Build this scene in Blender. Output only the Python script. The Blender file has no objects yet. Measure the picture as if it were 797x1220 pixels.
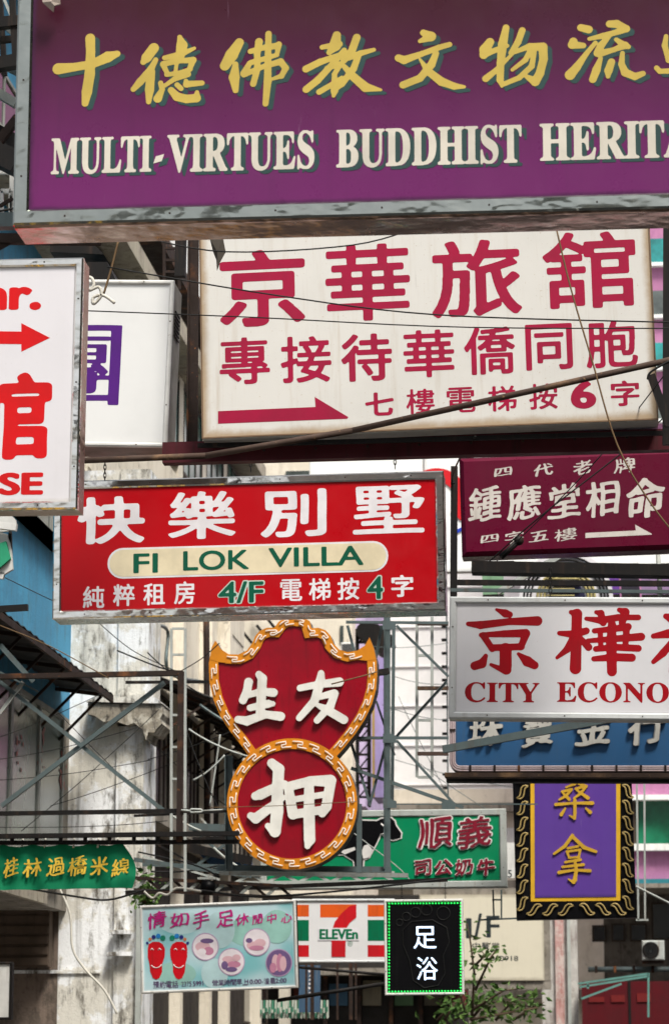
import bpy, math, random
import numpy as np
from mathutils import Vector, Matrix, noise as mnoise
random.seed(7)
S = bpy.context.scene
COL = S.collection
R = math.radians

# ------------------------------------------------------------------ camera, sky, sun, exposure
CAM = Vector((0.0, 0.0, 1.7)); YAW = R(5.3); PITCH = R(11.0); FPX = 3400.0
cd = bpy.data.cameras.new('camera'); cam = bpy.data.objects.new('camera', cd); COL.objects.link(cam)
cam.location = CAM; cam.rotation_euler = (R(90) + PITCH, 0, YAW)
cd.sensor_fit = 'VERTICAL'; cd.sensor_height = 24; cd.lens = FPX / 1220 * 24
cd.clip_start = 0.1; cd.clip_end = 3000
cd.dof.use_dof = True; cd.dof.focus_distance = 22.5; cd.dof.aperture_fstop = 3.2
S.camera = cam
W_ = bpy.data.worlds.new('World'); S.world = W_; W_.use_nodes = True
wn = W_.node_tree.nodes; wl = W_.node_tree.links
sky = wn.new('ShaderNodeTexSky'); sky.sky_type = 'NISHITA'; sky.sun_disc = False
SUN_EL, SUN_AZ = 58, 148          # azimuth clockwise from +Y
sky.sun_elevation = R(SUN_EL); sky.sun_rotation = R(SUN_AZ)
sky.air_density = 1.0; sky.dust_density = 4.0; sky.ozone_density = 0.3; sky.altitude = 0
hs = wn.new('ShaderNodeHueSaturation'); hs.inputs['Saturation'].default_value = 0.22
wl.new(sky.outputs[0], hs.inputs['Color']); wl.new(hs.outputs[0], wn['Background'].inputs['Color'])
wn['Background'].inputs['Strength'].default_value = 0.095
sl = bpy.data.lights.new('sun', 'SUN'); sl.energy = 2.8; sl.angle = R(15); sl.color = (1, 0.94, 0.84)
so = bpy.data.objects.new('sun', sl); COL.objects.link(so)
so.location = (0, 0, 60)
_sd = Vector((math.sin(R(SUN_AZ)) * math.cos(R(SUN_EL)), math.cos(R(SUN_AZ)) * math.cos(R(SUN_EL)), math.sin(R(SUN_EL))))
so.rotation_euler = (-_sd).to_track_quat('-Z', 'Y').to_euler()
S.view_settings.view_transform = 'Standard'; S.view_settings.look = 'None'
S.view_settings.exposure = 0.8; S.view_settings.gamma = 1.0

# ------------------------------------------------------------------ photograph pixel -> place in the street
_Rm = cam.rotation_euler.to_matrix()
def ray(u, v): return _Rm @ Vector((u - 398.5, 610 - v, -FPX))
def P(u, v, Y): d = ray(u, v); return CAM + d * (Y / d.y)
def PX(u, v, X): d = ray(u, v); return CAM + d * (X / d.x)
def px_size(Y): return Y / FPX

# ------------------------------------------------------------------ materials
MATS = {}
def srgb(c):
    return tuple(((x / 255) / 12.92 if x / 255 <= 0.04045 else (((x / 255) + 0.055) / 1.055) ** 2.4) for x in c)
def _nodes(name):
    m = bpy.data.materials.new(name); m.use_nodes = True
    return m, m.node_tree.nodes, m.node_tree.links, m.node_tree.nodes['Principled BSDF']
def _noise(N, L, co, scale, detail=4, rough=.6, stretch=(1, 1, 1)):
    mp = N.new('ShaderNodeMapping'); mp.inputs['Scale'].default_value = stretch
    L.new(co, mp.inputs[0])
    n = N.new('ShaderNodeTexNoise'); n.inputs['Scale'].default_value = scale
    n.inputs['Detail'].default_value = detail; n.inputs['Roughness'].default_value = rough
    L.new(mp.outputs[0], n.inputs['Vector']); return n.outputs['Fac']
def _ramp(N, L, fac, a, b, va=0, vb=1):
    r = N.new('ShaderNodeMapRange'); r.inputs[1].default_value = a; r.inputs[2].default_value = b
    r.inputs[3].default_value = va; r.inputs[4].default_value = vb; r.interpolation_type = 'SMOOTHSTEP'
    L.new(fac, r.inputs[0]); return r.outputs[0]
def _mix(N, L, fac, a, b):
    x = N.new('ShaderNodeMix'); x.data_type = 'RGBA'
    if isinstance(fac, float): x.inputs[0].default_value = fac
    else: L.new(fac, x.inputs[0])
    for k, c in ((6, a), (7, b)):
        if isinstance(c, tuple): x.inputs[k].default_value = (*c, 1)
        else: L.new(c, x.inputs[k])
    return x.outputs[2]
def _math(N, L, op, a, b=None):
    x = N.new('ShaderNodeMath'); x.operation = op
    for k, c in ((0, a), (1, b)):
        if c is None: continue
        if isinstance(c, (int, float)): x.inputs[k].default_value = c
        else: L.new(c, x.inputs[k])
    return x.outputs[0]
def _bump(N, L, B, fac, st, dist=.01):
    b = N.new('ShaderNodeBump'); b.inputs['Strength'].default_value = st; b.inputs['Distance'].default_value = dist
    L.new(fac, b.inputs['Height']); L.new(b.outputs[0], B.inputs['Normal'])
def paint(name, col, rough=.5, dirt=None, amt=.5, scale=3, streak=True, metal=0, bump=.15, coat=0, col2=None, spec=.22):
    """painted or printed surface: colour, faint blotches, grime streaks, fine relief"""
    if name in MATS: return MATS[name]
    m, N, L, B = _nodes(name); co = N.new('ShaderNodeTexCoord').outputs['Object']
    n1 = _noise(N, L, co, scale, 5)
    c2 = col2 or tuple(x * .82 for x in col)
    c = _mix(N, L, _ramp(N, L, n1, .35, .7), col, c2)
    d = dirt or tuple(x * .35 + .01 for x in col)
    st = _noise(N, L, co, 2.2, 6, .65, (5, 5, .35) if streak else (1, 1, 1))
    f = _math(N, L, 'MULTIPLY', _ramp(N, L, st, .52, .8), amt)
    c = _mix(N, L, f, c, d)
    sp = _noise(N, L, co, 28, 3, .6)
    c = _mix(N, L, _math(N, L, 'MULTIPLY', _ramp(N, L, sp, .66, .74), amt * .8), c, d)
    L.new(c, B.inputs['Base Color'])
    L.new(_ramp(N, L, n1, .2, .8, max(rough - .12, .04), min(rough + .15, 1)), B.inputs['Roughness'])
    B.inputs['Metallic'].default_value = metal; B.inputs['Coat Weight'].default_value = coat
    B.inputs['Specular IOR Level'].default_value = spec
    _bump(N, L, B, _noise(N, L, co, 45, 4), bump, .004)
    MATS[name] = m; return m
def panel(name, col, edge, ew=.06, rough=.35, grad=None, streaks=.25, blot=None, edge_amt=.8):
    """printed acrylic sign face, weathered along its edges; grad = colour it blends to towards the top"""
    m, N, L, B = _nodes(name); t = N.new('ShaderNodeTexCoord'); co = t.outputs['Object']
    sp = N.new('ShaderNodeSeparateXYZ'); L.new(t.outputs['Generated'], sp.inputs[0])
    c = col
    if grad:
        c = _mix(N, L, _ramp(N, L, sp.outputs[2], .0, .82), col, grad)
    if blot:
        c = _mix(N, L, _ramp(N, L, _noise(N, L, co, 1.6, 2, .4), .4, .66), c, blot)
    def edge_d(o):
        a = _math(N, L, 'SUBTRACT', 1.0, o); return _math(N, L, 'MINIMUM', o, a)
    nz = _noise(N, L, co, 3, 5, .7, (1, 1, 1))
    e = _math(N, L, 'MINIMUM', _math(N, L, 'MULTIPLY', edge_d(sp.outputs[0]), 2.2), edge_d(sp.outputs[2]))
    e = _math(N, L, 'ADD', e, _math(N, L, 'MULTIPLY', _math(N, L, 'SUBTRACT', nz, .5), ew * 1.2))
    fe = _math(N, L, 'MULTIPLY', _ramp(N, L, e, 0, ew, 1, 0), edge_amt)
    c = _mix(N, L, fe, c, edge)
    stv = _noise(N, L, co, 3, 6, .7, (4, 4, .25))
    c = _mix(N, L, _math(N, L, 'MULTIPLY', _ramp(N, L, stv, .5, .78), streaks), c, edge)
    B.inputs['Specular IOR Level'].default_value = .2
    # thin run marks, irregular
    run = _noise(N, L, co, 1.0, 4, .75, (34, 34, 1.1)); gate = _noise(N, L, co, 2.1, 3, .5)
    fr = _math(N, L, 'MULTIPLY', _ramp(N, L, run, .64, .72), _ramp(N, L, gate, .52, .62))
    c = _mix(N, L, _math(N, L, 'MULTIPLY', fr, min(1, streaks * 2.2)), c, tuple(min(1, x * .8 + .16) if max(col) < .3 else x * .55 for x in col))
    # mottled fading and fine grit
    c = _mix(N, L, _math(N, L, 'MULTIPLY', _ramp(N, L, _noise(N, L, co, 1.1, 5, .65), .42, .7), .16), c, tuple(x * .62 + .02 for x in col))
    gr = _noise(N, L, co, 60, 2, .5)
    c = _mix(N, L, _math(N, L, 'MULTIPLY', _ramp(N, L, gr, .68, .75), .35), c, edge)
    L.new(c, B.inputs['Base Color'])
    L.new(_ramp(N, L, nz, .3, .7, rough - .08, rough + .14), B.inputs['Roughness'])
    _bump(N, L, B, _noise(N, L, co, 1.7, 3), .12, .03)
    return m
def chrome(name, tint=(.62, .62, .6), rough=.1, rust=.25):
    m, N, L, B = _nodes(name); co = N.new('ShaderNodeTexCoord').outputs['Object']
    n = _noise(N, L, co, 2.6, 3, .45, (1, 1, 1.8))
    st = _noise(N, L, co, 5, 5, .7)
    c = _mix(N, L, _math(N, L, 'MULTIPLY', _ramp(N, L, st, .6, .75), rust), tint, (.16, .1, .06))
    L.new(c, B.inputs['Base Color']); B.inputs['Metallic'].default_value = 1
    L.new(_ramp(N, L, st, .3, .8, rough, rough + .2), B.inputs['Roughness'])
    _bump(N, L, B, n, .6, .05)
    return m
def emit(name, col, s):
    m, N, L, B = _nodes(name); B.inputs['Base Color'].default_value = (*[x * .5 for x in col], 1)
    B.inputs['Emission Color'].default_value = (*col, 1); B.inputs['Emission Strength'].default_value = s
    return m
def weathered(name, col, patch, stain, amt=1.0, scale=.9, crack=0):
    m, N, L, B = _nodes(name); co = N.new('ShaderNodeTexCoord').outputs['Object']
    a = _noise(N, L, co, scale * 1.6, 8, .72)
    c = _mix(N, L, _ramp(N, L, a, .47, .53), col, patch)
    b = _noise(N, L, co, scale * 3.2, 8, .75, (1.6, 1.6, .55))
    c = _mix(N, L, _math(N, L, 'MULTIPLY', _ramp(N, L, b, .5, .64), amt), c, stain)
    s = _noise(N, L, co, scale * 3, 6, .7, (4, 4, .22))
    c = _mix(N, L, _math(N, L, 'MULTIPLY', _ramp(N, L, s, .5, .75), amt * .65), c, tuple(x * .5 for x in stain))
    f = _noise(N, L, co, 22, 4, .7)
    c = _mix(N, L, _math(N, L, 'MULTIPLY', _ramp(N, L, f, .62, .7), amt * .6), c, tuple(x * .4 for x in stain))
    if crack:
        vo = N.new('ShaderNodeTexVoronoi'); vo.feature = 'DISTANCE_TO_EDGE'; vo.inputs['Scale'].default_value = crack
        wv_ = N.new('ShaderNodeTexNoise'); wv_.inputs['Scale'].default_value = 2.5; wv_.inputs['Detail'].default_value = 6; L.new(co, wv_.inputs['Vector'])
        vm = N.new('ShaderNodeVectorMath'); vm.operation = 'MULTIPLY_ADD'; L.new(wv_.outputs['Color'], vm.inputs[0]); vm.inputs[1].default_value = (.9, .9, .9); L.new(co, vm.inputs[2]); L.new(vm.outputs[0], vo.inputs['Vector'])
        g_ = _math(N, L, 'MULTIPLY', _ramp(N, L, vo.outputs['Distance'], .0, .012, 1, 0), _ramp(N, L, b, .46, .6))
        c = _mix(N, L, _math(N, L, 'MULTIPLY', g_, .55), c, tuple(x * .4 for x in stain))
    L.new(c, B.inputs['Base Color']); B.inputs['Roughness'].default_value = .85
    h = _math(N, L, 'ADD', _math(N, L, 'MULTIPLY', a, 2), f)
    _bump(N, L, B, h, .4, .02)
    return m
def glass(name, col, rough=.12):
    m, N, L, B = _nodes(name); co = N.new('ShaderNodeTexCoord').outputs['Object']
    n = _noise(N, L, co, .9, 4)
    L.new(_mix(N, L, _ramp(N, L, n, .4, .65), col, tuple(x * .45 for x in col)), B.inputs['Base Color'])
    B.inputs['Roughness'].default_value = rough; B.inputs['Specular IOR Level'].default_value = .7
    _bump(N, L, B, n, .1, .02)
    return m

M = dict(
    chrome=chrome('stainless_steel', (.74, .73, .69), .06, .12), chrome_d=chrome('dull_stainless_steel', (.42, .45, .46), .22, .4),
    pinkmetal=paint('soffit_metal', (.30, .19, .15), .28, (.12, .06, .04), .7, metal=.75, bump=.3),
    white_body=paint('white_enamel', (.72, .72, .7), .4, (.2, .15, .1), .5),
    grey_frame=paint('grey_aluminium', (.66, .69, .70), .35, (.25, .23, .2), .35),
    rust=paint('rusty_steel', (.028, .018, .015), .75, (.26, .10, .035), 1.0, 6, False, bump=.6),
    rustpale=paint('flaking_rust_steel', (.07, .045, .035), .75, (.34, .2, .10), 1.0, 5, False, bump=.6),
    maroonbeam=paint('maroon_steel', (.07, .008, .014), .6, (.02, .012, .01), .8),
    dark=paint('dark_steel', (.008, .007, .007), .6, (.07, .04, .025), .6),
    grey=paint('galvanised_steel', (.11, .145, .15), .5, (.10, .06, .04), .8, 5, metal=.3),
    pale=paint('pale_painted_steel', (.42, .45, .43), .5, (.2, .12, .06), .8, 5),
    cable=paint('cable_rubber', (.012, .012, .012), .6), white_cable=paint('white_cable', (.6, .58, .52), .5, (.2, .17, .1), .6),
    brown_cable=paint('brown_cord', (.16, .1, .05), .7), black=paint('black_enamel', (.004, .004, .005), .35, (.012, .012, .012), .4, spec=.1),
    leaf=paint('leaf_green', (.055, .12, .028), .55, (.02, .04, .01), .4, streak=False, col2=(.10, .17, .04)),
    dryleaf=paint('dead_leaf', (.07, .06, .05), .9), twig=paint('twig_brown', (.08, .055, .035), .9),
)

# ------------------------------------------------------------------ mesh helpers
class MB:
    def __init__(s): s.v = []; s.f = []; s.smooth = False
    def add(s, vs, fs):
        b = len(s.v); s.v += [tuple(x) for x in vs]; s.f += [tuple(i + b for i in f) for f in fs]; return s
    def box(s, x0, y0, z0, x1, y1, z1):
        return s.add([(x0, y0, z0), (x1, y0, z0), (x1, y1, z0), (x0, y1, z0), (x0, y0, z1), (x1, y0, z1), (x1, y1, z1), (x0, y1, z1)],
                     [(0, 3, 2, 1), (4, 5, 6, 7), (0, 1, 5, 4), (1, 2, 6, 5), (2, 3, 7, 6), (3, 0, 4, 7)])
    def bevbox(s, x0, y0, z0, x1, y1, z1, b=.01):
        """box with chamfered front edges (front = -y)"""
        o = [(x0, z0), (x1, z0), (x1, z1), (x0, z1)]; i = [(x0 + b, z0 + b), (x1 - b, z0 + b), (x1 - b, z1 - b), (x0 + b, z1 - b)]
        vs = [(x, y1, z) for x, z in o] + [(x, y0 + b, z) for x, z in o] + [(x, y0, z) for x, z in i]
        fs = [(3, 2, 1, 0)] + [(k, (k + 1) % 4, 4 + (k + 1) % 4, 4 + k) for k in range(4)] + \
             [(4 + k, 4 + (k + 1) % 4, 8 + (k + 1) % 4, 8 + k) for k in range(4)] + [(8, 9, 10, 11)]
        return s.add(vs, fs)
    def prism(s, pts, y0, y1):
        """polygon in x,z (counter clockwise seen from -y) extruded from y0 (front) to y1"""
        n = len(pts)
        a = sum(pts[i][0] * pts[(i + 1) % n][1] - pts[(i + 1) % n][0] * pts[i][1] for i in range(n))
        if a < 0: pts = pts[::-1]
        return s.add([(x, y0, z) for x, z in pts] + [(x, y1, z) for x, z in pts],
                     [tuple(range(n)), tuple(range(2 * n - 1, n - 1, -1))] + [(i, n + i, n + (i + 1) % n, (i + 1) % n) for i in range(n)])
    def tube(s, pts, r, n=6, closed=False, r1=None):
        pts = [Vector(p) for p in pts]; m = len(pts); rings = []
        for i, p in enumerate(pts):
            a = pts[i - 1] if (i or closed) else p; b = pts[(i + 1) % m] if (i < m - 1 or closed) else p
            t = (b - a).normalized() if (b - a).length > 1e-9 else Vector((0, 0, 1))
            u = t.cross(Vector((0, 1, 0))) if abs(t.y) < .9 else t.cross(Vector((0, 0, 1)))
            u.normalize(); w = t.cross(u)
            rr = r if r1 is None else r + (r1 - r) * i / max(m - 1, 1)
            rings.append([p + u * (rr * math.cos(6.2832 * k / n)) + w * (rr * math.sin(6.2832 * k / n)) for k in range(n)])
        vs = [q for g in rings for q in g]
        fs = [(i * n + k, i * n + (k + 1) % n, ((i + 1) % m) * n + (k + 1) % n, ((i + 1) % m) * n + k)
              for i in range(m if closed else m - 1) for k in range(n)]
        if not closed: fs += [tuple(range(n))[::-1], tuple((m - 1) * n + k for k in range(n))]
        s.smooth = True
        return s.add(vs, fs)
    def bar(s, a, b, w, d=None, up=None):
        """square bar from a to b, w across the view, d deep"""
        a = Vector(a); b = Vector(b); d = d or w; t = (b - a).normalized()
        y = Vector(up) if up else Vector((0, 1, 0))
        if abs(t.dot(y)) > .95: y = Vector((1, 0, 0))
        u = t.cross(y).normalized() * (w / 2); q = t.cross(u).normalized() * (d / 2)
        vs = [p + i * u + j * q for p in (a, b) for i, j in ((-1, -1), (1, -1), (1, 1), (-1, 1))]
        return s.add(vs, [(0, 3, 2, 1), (4, 5, 6, 7), (0, 1, 5, 4), (1, 2, 6, 5), (2, 3, 7, 6), (3, 0, 4, 7)])
    def angle(s, a, b, w, t=None):
        """L-section steel angle"""
        a = Vector(a); b = Vector(b); t = t or w * .16; dr = (b - a).normalized(); y = Vector((0, 1, 0))
        if abs(dr.dot(y)) > .95: y = Vector((1, 0, 0))
        u = dr.cross(y).normalized(); q = dr.cross(u).normalized()
        pr = [(-.5, -.5), (.5, -.5), (.5, -.5 + t / w), (-.5 + t / w, -.5 + t / w), (-.5 + t / w, .5), (-.5, .5)]
        vs = [p + u * (i * w) + q * (j * w) for p in (a, b) for i, j in pr]; n = 6
        return s.add(vs, [(0, 1, 2, 3), (3, 4, 5, 0), (9, 8, 7, 6), (6, 11, 10, 9)] + [(k, n + k, n + (k + 1) % n, (k + 1) % n) for k in range(n)])
    def ball(s, c, r, n=8, m=5, sc=(1, 1, 1)):
        vs = []; fs = []
        for i in range(m + 1):
            th = math.pi * i / m
            for k in range(n):
                ph = 6.2832 * k / n
                vs.append((c[0] + r * sc[0] * math.sin(th) * math.cos(ph), c[1] + r * sc[1] * math.sin(th) * math.sin(ph), c[2] + r * sc[2] * math.cos(th)))
        for i in range(m):
            for k in range(n): fs.append((i * n + k, (i + 1) * n + k, (i + 1) * n + (k + 1) % n, i * n + (k + 1) % n))
        s.smooth = True
        return s.add(vs, fs)
    def mesh(s, name):
        me = bpy.data.meshes.new(name); me.from_pydata(s.v, [], s.f); me.update()
        if s.smooth: me.polygons.foreach_set('use_smooth', [True] * len(me.polygons))
        return me
    def obj(s, name, mat, parent=None, **kw):
        return link(name, s.mesh(name), mat, parent, **kw)
def link(name, me, mat, parent=None, label=None, cat=None, group=None, kind=None):
    if mat and not me.materials: me.materials.append(mat)
    o = bpy.data.objects.new(name, me); COL.objects.link(o)
    if parent: o.parent = parent
    if label: o['label'] = label
    if cat: o['category'] = cat
    if group: o['group'] = group
    if kind: o['kind'] = kind
    return o
def thing(name, label, cat, loc=(0, 0, 0), group=None, mat=None):
    o = bpy.data.objects.new(name, None); COL.objects.link(o); o.empty_display_size = .2
    if mat: o.matrix_world = mat
    else: o.location = loc
    o['label'] = label; o['category'] = cat
    if group: o['group'] = group
    return o

# ------------------------------------------------------------------ lettering: outlines grown from a field on a grid
def march(F, x0, z0, cx, cz, yf, yb, mb=None):
    """filled outline of F>0 as a thin raised plate, front at yf and back at yb"""
    mb = mb or MB(); H, Wd = F.shape; ins = F > 0
    V = mb.v; Fc = mb.f; idx = {}
    def vert(x, z, y):
        k = (round(x, 5), round(z, 5), y)
        i = idx.get(k)
        if i is None: i = idx[k] = len(V); V.append((x0 + x * cx, y, z0 + z * cz))
        return i
    for j in range(H - 1):
        a = ins[j]; b = ins[j + 1]; full = a[:-1] & a[1:] & b[:-1] & b[1:]; anyc = a[:-1] | a[1:] | b[:-1] | b[1:]
        i = 0
        while i < Wd - 1:
            if not anyc[i]: i += 1; continue
            if full[i]:
                k = i
                while k < Wd - 1 and full[k]: k += 1
                Fc.append((vert(i, j, yf), vert(k, j, yf), vert(k, j + 1, yf), vert(i, j + 1, yf))); i = k; continue
            cs = ((i, j), (i + 1, j), (i + 1, j + 1), (i, j + 1)); poly = []; cr = []
            for q in range(4):
                p0 = cs[q]; p1 = cs[(q + 1) % 4]; f0 = F[p0[1], p0[0]]; f1 = F[p1[1], p1[0]]
                if f0 > 0: poly.append((p0[0], p0[1]))
                if (f0 > 0) != (f1 > 0):
                    t = f0 / (f0 - f1); p = (p0[0] + (p1[0] - p0[0]) * t, p0[1] + (p1[1] - p0[1]) * t)
                    poly.append(p); cr.append((p, f0 > 0))
            if len(poly) > 2: Fc.append(tuple(vert(x, z, yf) for x, z in poly))
            if len(cr) == 2:
                e = cr if cr[0][1] else cr[::-1]     # leaving point first
                (xa, za), (xb, zb) = e[0][0], e[1][0]
                Fc.append((vert(xa, za, yf), vert(xa, za, yb), vert(xb, zb, yb), vert(xb, zb, yf)))
            i += 1
    return mb
_gc = {}
EM = 88; PAD = 14
def glyph_mask(txt, em=EM):
    key = (txt, em)
    if key in _gc: return _gc[key]
    c = bpy.data.curves.new('tmp', 'FONT'); c.body = txt; c.resolution_u = 5
    o = bpy.data.objects.new('tmp', c); COL.objects.link(o)
    dg = bpy.context.evaluated_depsgraph_get()
    me = bpy.data.meshes.new_from_object(o.evaluated_get(dg)); me.calc_loop_triangles()
    co = np.array([v.co[:2] for v in me.vertices]); tr = [tuple(t.vertices) for t in me.loop_triangles]
    bpy.data.objects.remove(o); bpy.data.curves.remove(c); bpy.data.meshes.remove(me)
    mn = co.min(0); mx = co.max(0); w, h = ((mx - mn) * em).astype(int) + 2 * PAD + 2
    ss = 2; G = np.zeros((h * ss, w * ss), bool)
    pts = ((co - mn) * em + PAD) * ss
    for t in tr:
        A, B_, C_ = pts[t[0]], pts[t[1]], pts[t[2]]
        x0, y0 = np.floor(np.minimum(np.minimum(A, B_), C_)).astype(int); x1, y1 = np.ceil(np.maximum(np.maximum(A, B_), C_)).astype(int) + 1
        X, Yy = np.meshgrid(np.arange(x0, x1) + .5, np.arange(y0, y1) + .5)
        d1 = (B_[0] - A[0]) * (Yy - A[1]) - (B_[1] - A[1]) * (X - A[0]); d2 = (C_[0] - B_[0]) * (Yy - B_[1]) - (C_[1] - B_[1]) * (X - B_[0])
        d3 = (A[0] - C_[0]) * (Yy - C_[1]) - (A[1] - C_[1]) * (X - C_[0])
        e = 1e-6
        G[y0:y1, x0:x1] |= ((d1 >= -e) & (d2 >= -e) & (d3 >= -e)) | ((d1 <= e) & (d2 <= e) & (d3 <= e))
    G = G.reshape(h, ss, w, ss).mean((1, 3)); _gc[key] = G
    return G
def _shift(A, dx, dy):
    return np.roll(np.roll(A, dy, 0), dx, 1)
def dilate(A, rx, rz):
    if rx <= 0 and rz <= 0: return A
    B_ = A.copy(); nx = int(math.ceil(rx)); nz = int(math.ceil(rz))
    for dy in range(-nz, nz + 1):
        for dx in range(-nx, nx + 1):
            q = (dx / max(rx, .01)) ** 2 * (rx > 0) + (dy / max(rz, .01)) ** 2 * (rz > 0)
            wgt = min(1, max(0, (1.0 - math.sqrt(q)) * max(rx, rz, 1) + .6))
            if wgt > 0: B_ = np.maximum(B_, _shift(A, dx, dy) * wgt)
    return B_
def blur(A, s):
    if s <= 0: return A
    n = int(s * 3) + 1; k = np.exp(-(np.arange(-n, n + 1) / s) ** 2 / 2); k /= k.sum()
    for ax in (0, 1): A = sum(np.roll(A, d, ax) * k[d + n] for d in range(-n, n + 1))
    return A
def warp(A, amp, shear, seed):
    rs = np.random.RandomState(seed); h, w = A.shape
    def fld(s): return blur(rs.randn(h, w), s) * s * 2.2
    X, Y = np.meshgrid(np.arange(w, dtype=float), np.arange(h, dtype=float))
    sx = X + fld(9) * amp; sy = Y + fld(9) * amp - (X - w / 2) * shear
    # a little swing: horizontals bow, verticals lean
    sy += 1.6 * amp * np.sin(X / w * 6.28); sx += 1.3 * amp * np.sin(Y / h * 6.28 + 1)
    x0 = np.clip(sx.astype(int), 0, w - 2); y0 = np.clip(sy.astype(int), 0, h - 2); fx = np.clip(sx - x0, 0, 1); fy = np.clip(sy - y0, 0, 1)
    return (A[y0, x0] * (1 - fx) + A[y0, x0 + 1] * fx) * (1 - fy) + (A[y0 + 1, x0] * (1 - fx) + A[y0 + 1, x0 + 1] * fx) * fy
STY = dict(  # rx, rz (em px), blur, warp, shear, threshold noise
    bold=(3.2, 2.4, .6, 0, 0, 0), heavy=(3.1, 2.6, .6, 0, 0, 0), round=(3.9, 3.2, 1.6, .3, 0, 0), ming=(2.6, .1, .5, .2, 0, .0),
    brush=(3.0, 1.7, 1.2, 1.5, .07, .13), brushfat=(3.9, 2.3, 1.4, 1.6, .07, .13), brushthin=(2.4, 1.3, 1.2, 1.6, .05, .15), plain=(0, 0, .6, 0, 0, 0), brushgold=(1.6, .6, .9, 1.4, .04, .1),
    med=(1.6, 1.3, .6, 0, 0, 0), latin=(2.2, 1.6, .6, 0, 0, 0), latinheavy=(4.5, 3.2, .7, 0, 0, 0), thin=(.8, .8, .9, .1, 0, 0), neon=(2.6, 2.2, 1.3, 1.0, .03, .1))
def glyph_field(txt, sty, grow=0, em=EM):
    rx, rz, bl, wp, sh, tn = STY[sty]; k = em / EM
    A = glyph_mask(txt, em); seed = sum(ord(c) for c in txt) % 1000
    if wp: A = warp(A, wp, sh, seed)
    if sty in ('bold', 'heavy', 'round', 'brush', 'brushfat') and ord(txt[0]) > 0x2e80:      # crowded characters get thinner strokes
        ii = np.argwhere(A > .5); ink = (A > .5).sum() / max(1, (np.ptp(ii[:, 0]) + 1) * (np.ptp(ii[:, 1]) + 1)); q = min(1.15, max(.42, (.27 / max(ink, .05)) ** 1.15)); rx *= q; rz *= q; bl = max(.6, bl * min(1, q))
    A = dilate(A, (rx + grow) * k, (rz + grow) * k); A = blur(A, bl)
    F = A - .5
    if tn:
        rs = np.random.RandomState(seed + 5); F = F + blur(rs.randn(*A.shape), 5) * 5 * tn * 2
    F[0, :] = F[-1, :] = -1; F[:, 0] = F[:, -1] = -1
    return F

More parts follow.
